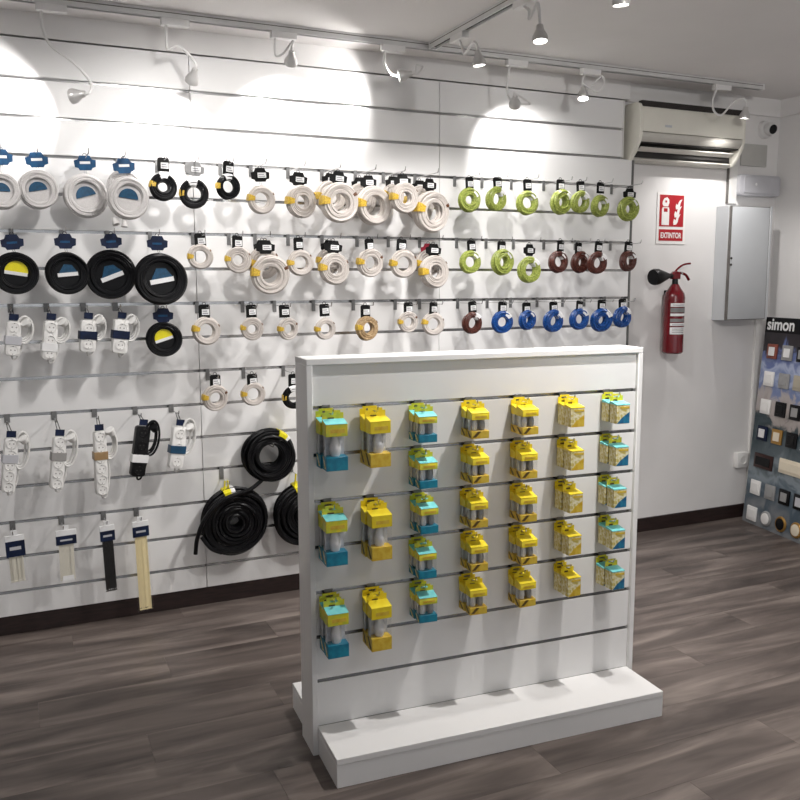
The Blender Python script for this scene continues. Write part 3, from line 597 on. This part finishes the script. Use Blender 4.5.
# ------------------------------------------------------------------ big black cable coils
def big_coil(cx, cz, R, rin, y, half, cols, rows, label, seed, tail=None, tape=(65, 80), zg=None, hx=None, wrap=True):
    t = thing('black_cable_coil', label, 'cable coil', (cx, y, cz-R), group='large black cable coils low on the slat wall')
    me = coil_mesh(M_blackc, rin, half, cols, rows, 0.062 if rin > 0.3 else 0.055, seed, 56)
    link('cable_loops', me, t, (0, 0, R), (0.04, 0, 0), (R, R, R))
    link('yellow_tape', band_mesh('yellow_tape', M_yelb, math.radians(tape[0]), math.radians(tape[1]), 0.80, half*0.9), t, (0, 0, R), (0.04, 0, 0), (R, R, R))
    link('white_tape', band_mesh('white_tape', M_paper, math.radians(tape[0]-7), math.radians(tape[0]), 0.80, half*0.88), t, (0, 0, R), (0.04, 0, 0), (R, R, R))
    if tail: MB().tube([Vector(p)-Vector((cx, y, cz-R)) for p in smooth_path(tail, 8)], 0.0095, 9).build('cable_end', M_blackc, t)
    if hx: MB().tube([(hx-cx-0.006, -0.02, zg-0.040-(cz-R)), (hx-cx-0.012, -0.02, zg-0.10-(cz-R)), (hx-cx+0.012, -0.01, zg-0.10-(cz-R)), (hx-cx+0.006, -0.02, zg-0.040-(cz-R))], 0.004, 6).build('hang_tape', M_yelb, t)
    hook((hx or cx, 0, zg), 0.16, 'hook holding the '+label, 'hooks holding the large black coils', drop=0.045, plate=(0.02, 0.06))
big_coil(1.035, 0.695, 0.122, 0.42, -0.075, 0.36, 6, 5, 'large black cable coil with an open centre above the other two', 3,
         tail=[(1.00, -0.09, 0.585), (0.93, -0.125, 0.553), (0.86, -0.15, 0.545), (0.78, -0.155, 0.515), (0.715, -0.15, 0.44), (0.685, -0.14, 0.36), (0.676, -0.135, 0.29)], tape=(48, 68), zg=ZT-GP*11)
big_coil(0.868, 0.403, 0.157, 0.16, -0.075, 0.26, 9, 4, 'largest black cable coil, nearly closed at its centre', 4, tape=(98, 110), zg=ZT-GP*12, hx=0.832,
         tail=[(0.80, -0.10, 0.27), (0.75, -0.11, 0.30), (0.712, -0.10, 0.355)])
big_coil(1.20, 0.400, 0.152, 0.2, -0.075, 0.26, 9, 4, 'large black cable coil half hidden behind the display stand', 5, tape=(99, 112), zg=ZT-GP*12, hx=1.163)

# ------------------------------------------------------------------ bulb packs on the stand
PK = {}
def pk(key, fn):
    if key not in PK: PK[key] = fn()
    return PK[key]
def pack_parts(style):
    """list of (name, mesh, [(sub name, mesh)]); local: x width, y depth (front is -y), z up, origin bottom centre of the pack"""
    if style in PK: return PK[style]
    tall = style in ('tall_teal', 'tall_yellow')
    carton = style in ('carton_yellow', 'carton_cyan')
    w, h, d = (0.066, 0.138, 0.044) if tall else (0.050, 0.064, 0.044) if carton else (0.060, 0.080, 0.040)
    topm = {'tall_teal': M_pcyan, 'tall_yellow': M_py, 'small_teal': M_pcyan, 'small_yellow': M_py, 'carton_yellow': M_py, 'carton_cyan': M_pcyan}[style]
    bandm = {'tall_teal': M_pyg, 'tall_yellow': M_py, 'small_teal': M_pyg, 'small_yellow': M_py, 'carton_yellow': M_pspeck, 'carton_cyan': M_pspeck}[style]
    basem = {'tall_teal': M_pteal, 'tall_yellow': M_pgold, 'small_teal': M_pteal, 'small_yellow': M_pgold, 'carton_yellow': M_pgold, 'carton_cyan': M_pblue}[style]
    parts = []
    hw = w/2; hdr = 0.036 if tall else 0.032
    headm = M_pyg if style in ('tall_teal', 'small_teal', 'carton_cyan') else M_py
    # header tab at the back with a euro slot built as a frame of strips
    z0, z1 = h, h+hdr; zs, ze = h+hdr*0.62, h+hdr*0.80; yb = d/2
    hd = MB().box(-hw, hw, yb-0.0016, yb, z0, zs).box(-hw*0.7, hw*0.7, yb-0.0016, yb, ze, z1).box(-hw, -0.012, yb-0.0016, yb, zs, ze).box(0.012, hw, yb-0.0016, yb, zs, ze).mesh('header_card', headm)
    ink = MB().box(-hw*0.5, hw*0.1, yb-0.0022, yb-0.0017, z0+hdr*0.2, z0+hdr*0.42).mesh('header_print', M_pstripe)
    parts.append(('header_card', hd, [('header_print', ink)]))
    if carton:
        b = MB().box(-hw, hw, -d/2, d/2-0.002, 0, h-0.001).mesh('carton_body', bandm, bevel=0.0008)
        subs = [('lower_print', MB().prism([(-hw*0.98, 0.001), (hw*0.98, 0.001), (hw*0.98, h*0.62), (-hw*0.2, h*0.32)], 'y', -d/2-0.0006, -d/2-0.0001).mesh('lower_print', basem)),
                ('stripe', MB().box(-hw*0.5, hw*0.95, -d/2-0.0008, -d/2-0.0002, h*0.80, h*0.90).mesh('stripe', M_pgold))]
        parts.append(('carton_body', b, subs))
        parts.append(('carton_top', MB().prism([(-d/2-0.0006, h-0.001), (d/2-0.002, h-0.001), (d/2-0.002, h+0.008), (-d/2-0.0006, h+0.0015)], 'x', -hw-0.0004, hw+0.0004).mesh('carton_top', topm), []))
    else:
        zt_, zb_ = h*0.74, h*0.30
        capp = [(-d/2, zt_), (d/2-0.002, zt_), (d/2-0.002, h+0.010), (-d/2, h)]
        parts.append(('upper_carton', MB().prism(capp, 'x', -hw, hw).mesh('upper_carton', bandm, bevel=0.0008),
                      [('top_flap', MB().prism([(-d/2-0.0005, h+0.0002), (d/2-0.003, h+0.0102), (d/2-0.003, h+0.0112), (-d/2-0.0005, h+0.0012)], 'x', -hw-0.0003, hw+0.0003).mesh('top_flap', topm)),
                       ('front_print', MB().box(-hw*0.6, hw*0.7, -d/2-0.0006, -d/2-0.0001, zt_+(h-zt_)*0.3, zt_+(h-zt_)*0.6).mesh('front_print', M_pgold))]))
        parts.append(('base_carton', MB().prism([(-d/2, 0), (d/2-0.002, 0), (d/2-0.002, zb_*1.02), (-d/2, zb_)], 'x', -hw, hw).mesh('base_carton', basem, bevel=0.0008),
                      [('base_stripe', MB().prism([(-hw*0.9, zb_*0.2), (-hw*0.5, zb_*0.2), (hw*0.1, zb_*0.95), (-hw*0.3, zb_*0.95)], 'y', -d/2-0.0006, -d/2-0.0001).mesh('base_stripe', M_pstripe if style == 'small_yellow' else basem)),
                       ('base_side_print', MB().prism([(-d*0.4, zb_*0.15), (-d*0.1, zb_*0.15), (d*0.4, zb_*0.95), (d*0.15, zb_*0.95)], 'x', -hw-0.0006, -hw-0.0001).mesh('base_side_print', M_pstripe if 'yellow' in style else M_pspeck))]))
        parts.append(('clear_window', MB().box(-hw*0.97, hw*0.97, -d/2*0.96, d/2*0.88, zb_, zt_).mesh('clear_window', M_clear), []))
        parts.append(('inner_card', MB().box(-hw*0.94, hw*0.94, d*0.28, d*0.30, zb_, zt_).box(-hw*0.94, -hw*0.92, -d*0.1, d*0.28, zb_, zt_).mesh('inner_card', M_card), []))
        br = d*0.40
        if tall:
            bulb = MB().lathe([(0.006, zb_*0.6), (br*0.75, zb_), (br, zb_+0.018), (br*0.95, zb_+0.03), (br*0.55, zt_-0.006), (br*0.45, zt_+0.01)], 18).mesh('bulb', M_bulb)
            parts.append(('bulb', bulb, []))
        else:
            for sx_ in (-0.45, 0.45):
                bl = MB().lathe([(br*0.3, zb_*0.7), (br*0.6, zb_+0.004), (br*0.62, zb_+0.02), (br*0.4, zt_), (br*0.35, zt_+0.006)], 14, Matrix.Translation((sx_*hw, 0, 0))).mesh('bulb', M_bulb if sx_ < 0 else M_bulbg)
                parts.append(('bulb', bl, []))
    PK[style] = (parts, w, h, d, hdr); return PK[style]
COLS = [(0.061, 'tall_teal', (0, 2, 4), 'tall bulb pack with a teal base', 2, 0.102),
        (0.200, 'tall_yellow', (0, 2, 4), 'tall all-yellow bulb pack', 2, 0.102),
        (0.360, 'small_teal', (0, 1, 2, 3, 4), 'small bulb pack with a teal base', 2, 0.088),
        (0.536, 'small_yellow', (0, 1, 2, 3, 4), 'small yellow bulb pack next to the teal-based ones', 2, 0.088),
        (0.716, 'small_yellow', (0, 1, 2, 3, 4), 'small yellow bulb pack next to the cartons', 2, 0.088),
        (0.886, 'carton_yellow', (0, 1, 2, 3, 4), 'yellow bulb carton', 2, 0.100),
        (1.060, 'carton_cyan', (0, 1, 2, 3, 4), 'cyan-topped bulb carton', 2, 0.100)]
rp = random.Random(77)
for a, style, rows_, desc, n, dfront in COLS:
    parts, w_, h_, d_, hdr = pack_parts(style)
    for ki, k in enumerate(rows_):
        zg = SZ-SP*k
        which = 'topmost hook' if ki == 0 else 'lowest hook' if ki == len(rows_)-1 else ORD[ki+1]+' hook down'
        nn = n
        hook(SPt(a, REC, zg), dfront-d_+0.022 if nn == 2 else 0.128, 'stand hook with the '+desc.replace('pack', 'packs', 1).replace('carton', 'cartons', 1).replace('cartonss', 'cartons')+', '+which.replace(' hook', ''), 'hooks on the display stand', rotz=SA, drop=0.012, plate=(0.026, 0.03))
        armz = zg-0.012
        for j in range(nn):
            b = REC-dfront+d_/2+j*(d_+0.003)
            if j == 2: b = REC-d_/2-0.006+0.0
            ztop = armz+0.004
            if nn == 3: b = REC-0.008-d_/2-(2-j)*(d_+0.002)
            zb = ztop-hdr*0.80-h_
            p = SPt(a+rp.uniform(-0.003, 0.003)+0.002*(1-j), b, zb)
            pos = 'front' if j == 0 else 'rear' if j == nn-1 else 'middle'
            t = thing('bulb_pack', '%s %s on the %s' % (pos, desc, which), 'bulb pack', p, (0, 0, SA+rp.uniform(-0.05, 0.05)), desc.replace('pack', 'packs').split(' next')[0].replace('carton', 'cartons')+' on the stand')
            for nme, me, subs in parts:
                o = link(nme, me, t)
                for sn, sm in subs: link(sn, sm, o)

# ------------------------------------------------------------------ air conditioner
X0, X1 = 3.098, 3.850
ac = thing('air_conditioner', 'cream wall-mounted air conditioner with an open louvre beside the slat panels', 'air conditioner', (X0, YB, 2.135))
def AC(mb, n, m, p=None, **k):
    mb.v = [(v[0]-X0, (v[1]-YB)*0.78, v[2]-2.135) for v in mb.v]; return mb.build(n, m, p or ac, **k)
AC(MB().prism([(0.08, 2.42), (-0.075, 2.42), (-0.082, 2.40), (-0.125, 2.40), (-0.132, 2.385), (-0.135, 2.27), (0.08, 2.27)], 'x', X0+0.02, X1-0.02), 'front_panel', M_cream, bevel=0.002)
AC(MB().prism([(0.08, 2.267), (-0.132, 2.267), (-0.130, 2.245), (-0.108, 2.222), (-0.01, 2.222), (-0.01, 2.150), (-0.035, 2.140), (-0.02, 2.128), (0.08, 2.128)], 'x', X0+0.02, X1-0.02), 'lower_housing', M_acgrey, bevel=0.001)
AC(MB().box(X0+0.02, X1-0.02, -0.016, 0.0, 2.148, 2.23).prism([(-0.10, 2.2215), (-0.012, 2.2215), (-0.012, 2.2150), (-0.10, 2.2150)], 'x', X0+0.02, X1-0.02), 'air_outlet', M_dark)
AC(MB().prism([(-0.096, 2.192), (-0.092, 2.197), (-0.050, 2.180), (-0.053, 2.175)], 'x', X0+0.035, X1-0.05), 'louvre', M_acgrey, bevel=0.0008)
cap = [(0.08, 2.425), (-0.08, 2.425), (-0.118, 2.415), (-0.136, 2.385), (-0.139, 2.265), (-0.128, 2.225), (-0.085, 2.170), (-0.035, 2.128), (0.08, 2.126)]
for a in (X0, X1-0.022): AC(MB().prism([(p*0.97, q) for p, q in cap], 'x', a, a+0.022), 'end_cap', M_cream, bevel=0.004, seg=2)
AC(MB().box(X0+0.02, X1-0.02, -0.118, -0.080, 2.4005, 2.432), 'intake_grille', M_dark)
for k in range(3): AC(MB().box(X0+0.02, X1-0.02, -0.1195, -0.080, 2.406+0.009*k, 2.4085+0.009*k), 'grille_bar', M_base)
AC(MB().box(X0+0.17, X0+0.215, -0.1365, -0.1345, 2.30, 2.312), 'badge', M_steel)

# ------------------------------------------------------------------ fittings on the back wall by the corner
def wallbox(name, label, cat, x0, x1, z0, z1, depth, m, r=0.004):
    t = thing(name, label, cat, ((x0+x1)/2, YB, z0)); w_, h_ = x1-x0, z1-z0
    b = MB().prism([(a, c+h_/2) for a, c in rounded_rect(w_, h_, r)], 'y', -depth, 0).build('housing', m, t, bevel=0.003, seg=2)
    return t, b
t, b = wallbox('junction_box', 'square grey junction box on the wall behind the air conditioner end', 'junction box', 3.985, 4.190, 2.155, 2.283, 0.012, M_box)
t, b = wallbox('emergency_light', 'rounded grey emergency light above the metal cabinet', 'emergency light', 3.945, 4.27, 1.98, 2.10, 0.05, M_lgrey, 0.02)
MB().prism([(a, c+0.06) for a, c in rounded_rect(0.27, 0.095, 0.015)], 'y', -0.056, -0.0505).build('diffuser', M_lgrey, t, bevel=0.002)
MB().cyl((-0.04, -0.058, 0.065), (-0.04, -0.056, 0.065), 0.008, n=12).build('indicator', M_paper, t)
t = thing('cable_trunking', 'short white cable trunking from the air conditioner down to the cabinet', 'trunking', (3.92, YB, 1.93))
MB().box(-0.03, 0.03, -0.025, 0, 0, 0.215).build('trunking_cover', M_white, t, bevel=0.002)
MB().box(-0.032, -0.0305, -0.020, 0, 0, 0.215).build('edge_gap', M_joint, t)
t = thing('cable_trunking', 'long white cable trunking below the metal cabinet near the corner', 'trunking', (4.185, YB, 0.083))
MB().box(-0.016, 0.016, -0.018, 0, 0, 1.165).build('trunking_cover', M_white, t, bevel=0.002)
t = thing('metal_cabinet', 'tall grey metal electrical cabinet on the wall above the poster board', 'cabinet', (3.985, YB, 1.247))
CW, CH, CDp = 0.165, 0.665, 0.115
MB().box(-CW, CW, -CDp+0.014, 0, 0, CH).build('cabinet_body', M_steel, t, bevel=0.002)
MB().box(-CW+0.001, CW-0.019, -CDp+0.002, -CDp+0.0139, 0.002, CH-0.002).build('door_gasket', M_joint, t)
dr = MB().box(-CW+0.013, CW-0.022, -CDp, -CDp+0.0135, 0.006, CH-0.006).build('door', M_steel, t, bevel=0.003, seg=2)
MB().box(CW-0.018, CW, -CDp, -CDp+0.0135, 0.0, CH).build('hinge_strip', M_steel, t, bevel=0.002)
for zz in (0.325, 0.362): MB().cyl((-CW+0.018, -CDp-0.004, zz), (-CW+0.018, -CDp, zz), 0.007, n=12).build('lock', M_dark, dr)
t = thing('wall_socket', 'white wall socket by the corner beside the poster board', 'wall socket', (4.10, YB, 0.325))
MB().box(-0.045, 0.045, -0.035, 0, 0, 0.095).build('socket_box', M_white, t, bevel=0.004, seg=2)
MB().lathe([(0.026, 0), (0.028, 0.004), (0.024, 0.004), (0.023, 0.001), (0.0, 0.001)], 18, Matrix.Translation((0, -0.035, 0.048)) @ Matrix.Rotation(PI/2, 4, 'X')).build('socket_ring', M_white, t)
t = thing('security_camera', 'small white dome security camera with a black lens by the ceiling corner', 'security camera', (4.165, YB, 2.372))
MB().lathe([(0.052, 0), (0.052, 0.012), (0.046, 0.022), (0.03, 0.028), (0, 0.028)], 24, Matrix.Rotation(PI/2, 4, 'X')).build('mount', M_lampw, t)
cd_ = Vector((-0.05, -0.9, -0.25)).normalized(); Q = cd_.to_track_quat('Z', 'Y').to_matrix().to_4x4(); Q.translation = (0.0, -0.045, 0.0)
bb = MB().lathe([(0, -0.036), (0.02, -0.032), (0.034, -0.016), (0.037, 0.0), (0.036, 0.02), (0.032, 0.026), (0.0, 0.026)], 22, Q).build('camera_ball', M_lampw, t)
MB().lathe([(0.027, 0.0265), (0.027, 0.030), (0.018, 0.031), (0.0, 0.029)], 20, Q).build('lens', M_blackp, bb)

# ------------------------------------------------------------------ fire extinguisher sign
t = thing('fire_extinguisher_sign', 'red and white sign reading EXTINTOR above the fire extinguisher', 'sign', (3.48, YB, 1.69))
WS, HS = 0.210, 0.287
MB().box(-WS/2, WS/2, -0.004, 0, 0, HS).build('sign_plate', M_signw, t, bevel=0.0006)
pic = MB().box(-0.088, 0.088, -0.0050, -0.0041, 0.098, HS-0.012).build('pictogram_panel', M_signred, t)
txt = MB().box(-0.088, 0.088, -0.0050, -0.0041, 0.018, 0.082).build('word_panel', M_signred, t)
ext = MB()
ext.prism([(-0.072, 0.106), (-0.018, 0.106), (-0.018, 0.195), (-0.022, 0.206), (-0.066, 0.206), (-0.072, 0.195)], 'y', -0.0058, -0.0051)
ext.prism([(-0.060, 0.2105), (-0.028, 0.2105), (-0.020, 0.232), (-0.022, 0.250), (-0.036, 0.262), (-0.056, 0.256), (-0.068, 0.240), (-0.070, 0.222)], 'y', -0.0058, -0.0051)
ext.build('extinguisher_symbol', M_signw, pic)
MB().box(-0.058, -0.032, -0.0064, -0.0059, 0.180, 0.200).box(-0.050, -0.038, -0.0064, -0.0059, 0.232, 0.244).build('symbol_marks', M_signred, pic)
def flame(ox, oz, s):
    pts = [(0, 0), (0.4, 0.04), (0.62, 0.3), (0.7, 0.62), (0.98, 1.0), (0.62, 0.9), (0.38, 0.66), (0.30, 0.42), (0.05, 0.55), (-0.06, 0.26)]
    return [(ox+x*s, oz+z*s*1.25) for x, z in pts]
fl = MB()
for ox, oz, s in ((0.016, 0.108, 0.050), (0.022, 0.150, 0.052), (0.030, 0.196, 0.046)): fl.prism(flame(ox, oz, s), 'y', -0.0058, -0.0051)
fl.build('flame_symbol', M_signw, pic)
def text_mesh(s, size, m, bold=0.0, extrude=0.0004):
    cu = bpy.data.curves.new('lettering', 'FONT'); cu.body = s; cu.size = size; cu.align_x = 'LEFT'; cu.extrude = extrude; cu.offset = bold
    o = bpy.data.objects.new('lettering_tmp', cu); COL.objects.link(o)
    dg = bpy.context.evaluated_depsgraph_get(); me = bpy.data.meshes.new_from_object(o.evaluated_get(dg)); bpy.data.objects.remove(o)
    me.materials.clear(); me.materials.append(m); return me
me = text_mesh('EXTINTOR', 0.043, M_signw, 0.0012)
xs = [v.co.x for v in me.vertices]; wd = max(xs)-min(xs)
o = link('lettering', me, txt, (-0.076, -0.0055, 0.034), (PI/2, 0, 0), (0.152/wd, 1, 1))

# ------------------------------------------------------------------ fire extinguisher
t = thing('fire_extinguisher', 'red fire extinguisher with a black horn hung on the wall under its sign', 'fire extinguisher', (3.462, 0.005, 1.066))
RB = 0.059
MB().lathe([(0.0, 0.0), (RB-0.008, 0.0), (RB, 0.008), (RB, 0.320), (RB-0.006, 0.345), (RB-0.022, 0.368), (0.026, 0.385), (0.020, 0.395), (0.0, 0.395)], 36).build('cylinder', M_red, t)
MB().cyl((0, 0, 0.392), (0, 0, 0.425), 0.018, 0.016, 16).build('neck', M_blackp, t)
MB().prism([(-0.028, 0.423), (0.028, 0.423), (0.030, 0.450), (0.012, 0.468), (-0.012, 0.468), (-0.030, 0.452)], 'y', -0.014, 0.014).build('valve', M_red, t, bevel=0.003)
MB().tube(smooth_path([(0.008, 0, 0.455), (0.040, -0.004, 0.458), (0.070, -0.008, 0.446), (0.092, -0.010, 0.418)], 5), 0.008, 8).build('carry_handle', M_red, t)
MB().tube(smooth_path([(-0.005, 0, 0.463), (0.020, -0.004, 0.488), (0.055, -0.008, 0.506), (0.098, -0.010, 0.512)], 5), 0.006, 8).build('squeeze_lever', M_red, t)
MB().cyl((0.02, -0.02, 0.46), (0.02, -0.035, 0.46), 0.006, n=10).build('safety_pin', M_chrome, t)
MB().tube([(-0.02, 0, 0.442), (-0.055, -0.004, 0.442), (-0.075, -0.006, 0.440), (-0.15, -0.012, 0.432), (-0.158, -0.0125, 0.431)], 0.014, 18).build('horn_core', M_blackp, t)
Q = Vector((-1, -0.08, -0.06)).normalized().to_track_quat('Z', 'Y').to_matrix().to_4x4(); Q.translation = (-0.05, -0.004, 0.442)
MB().lathe([(0.015, 0.0), (0.018, 0.01), (0.036, 0.06), (0.044, 0.085), (0.046, 0.112), (0.042, 0.125), (0.0, 0.122)], 22, Q).build('discharge_horn', M_blackp, t)
def wrap(z0, z1, a0, a1, r, m, name, parent, n=10):
    vs_ = [(r*math.cos(a0+(a1-a0)*i/n), r*math.sin(a0+(a1-a0)*i/n), z) for z in (z0, z1) for i in range(n+1)]
    vs_ += [((r-0.002)*math.cos(a0+(a1-a0)*i/n), (r-0.002)*math.sin(a0+(a1-a0)*i/n), z) for z in (z0, z1) for i in range(n+1)]
    k = n+1; fs = []
    for i in range(n): fs += [(i, i+1, k+i+1, k+i), (2*k+i, 3*k+i, 3*k+i+1, 2*k+i+1), (i, 2*k+i, 2*k+i+1, i+1), (k+i, k+i+1, 3*k+i+1, 3*k+i)]
    fs += [(0, k, 3*k, 2*k), (n, 2*k+n, 3*k+n, k+n)]
    return MB().add(vs_, fs).build(name, m, parent)
A0, A1 = math.radians(-150), math.radians(-55)
for z0, z1, m in ((0.268, 0.288, M_paper), (0.236, 0.262, M_tagg), (0.216, 0.230, M_paper), (0.182, 0.200, M_tagg), (0.160, 0.176, M_paper), (0.112, 0.152, M_paper)):
    lb = wrap(z0, z1, A0, A1, RB+0.001, m, 'label_patch', t)
for z in (0.122, 0.132, 0.142, 0.166, 0.278): wrap(z-0.0018, z+0.0018, A0+0.2, A1-0.2, RB+0.0016, M_print, 'label_print', t)
t2 = MB().box(-0.012, 0.012, 0.055, 0.075, 0.25, 0.36).build('wall_bracket', M_blackp, t)

# ------------------------------------------------------------------ poster board with switch samples
board = thing('switch_sample_board', 'leaning poster board of switch samples headed simon in the corner', 'display board', (4.08, 0.01, 0.0), (-0.0792, 0, -1.74256))
BW, BH = 0.60, 1.265
MB().box(0, BW, 0.0, 0.012, 0, BH).build('board_panel', M_poster, board, bevel=0.001)
hd = MB().box(0, BW, -0.0008, -0.0001, BH-0.090, BH).build('header_strip', M_blackp, board)
me = text_mesh('simon', 0.098, M_paper, 0.0022)
xs = [v.co.x for v in me.vertices]; wd = max(xs)-min(xs)
link('lettering', me, hd, (0.014, -0.0012, 1.192), (PI/2, 0, 0), (0.235/wd, 1, 1))
M_sbeige = mat('switch_beige', (0.42, 0.38, 0.30), 0.4, noise=0.03); M_sgrey = mat('switch_grey', (0.33, 0.33, 0.33), 0.35, 0.2, noise=0.05)
M_scream = mat('switch_cream', (0.74, 0.66, 0.52), 0.4, noise=0.03); M_sgold = mat('switch_gold', (0.50, 0.28, 0.08), 0.3, 0.7, noise=0.05)
M_sred = mat('switch_dark_red', (0.03, 0.006, 0.004), 0.3, noise=0.1); M_rose = mat('switch_rust', (0.22, 0.06, 0.04), 0.35, noise=0.1)
def switch(cx, cz, fr, key, w_=0.088, h_=0.088, rnd_=False):
    if rnd_:
        f = MB().lathe([(0.046, 0), (0.046, 0.005), (0.041, 0.009), (0.034, 0.009)], 24, Matrix.Translation((cx, -0.0005, cz)) @ Matrix.Rotation(PI/2, 4, 'X')).build('switch_frame', fr, board)
        MB().lathe([(0.034, 0.0), (0.034, 0.011), (0.028, 0.013), (0.0, 0.013)], 24, Matrix.Translation((cx, -0.0008, cz)) @ Matrix.Rotation(PI/2, 4, 'X')).build('switch_key', key, f)
    else:
        f = MB().box(cx-w_/2, cx+w_/2, -0.010, -0.0005, cz-h_/2, cz+h_/2).build('switch_frame', fr, board, bevel=0.003, seg=2)
        m_ = 0.018
        k_ = MB().box(cx-w_/2+m_, cx+w_/2-m_, -0.014, -0.0102, cz-h_/2+m_, cz+h_/2-m_).build('switch_key', key, f, bevel=0.001)
XS = (0.093, 0.225, 0.350, 0.475)
for z, spec_ in ((1.062, ((M_rose, M_paper), (M_sgrey, M_paper), (M_blackp, M_sgrey), (M_white, M_white))),
                 (0.897, ((M_white, M_white), (M_sgrey, M_sgrey), (M_sbeige, M_sbeige), (M_scream, M_white))),
                 (0.728, ((M_white, M_white), (M_blackp, M_blackp), (M_blackp, M_sgrey), (M_sgrey, M_white))),
                 (0.565, ((M_tagn, M_paper), (M_sgold, M_scream), (M_blackp, M_blackp), (M_white, M_sgold))),
                 (0.230, ((M_white, M_white), (M_sgrey, M_sgrey), (M_blackp, M_sgrey), (M_blackp, M_lgrey)))):
    for x, (a, b) in zip(XS, spec_): switch(x, z, a, b)
switch(0.135, 0.398, M_sred, M_blackp, 0.165, 0.088); switch(0.385, 0.408, M_scream, M_scream, 0.22, 0.086)
switch(0.088, 0.066, M_white, M_white); switch(0.215, 0.066, M_sgrey, M_white, rnd_=True); switch(0.346, 0.068, M_sgold, M_blackp, rnd_=True); switch(0.475, 0.068, M_sgold, M_scream, rnd_=True)
MB().box(0.0, BW, 0.012, 0.035, 0.02, 0.05).build('rear_batten', M_base, board)
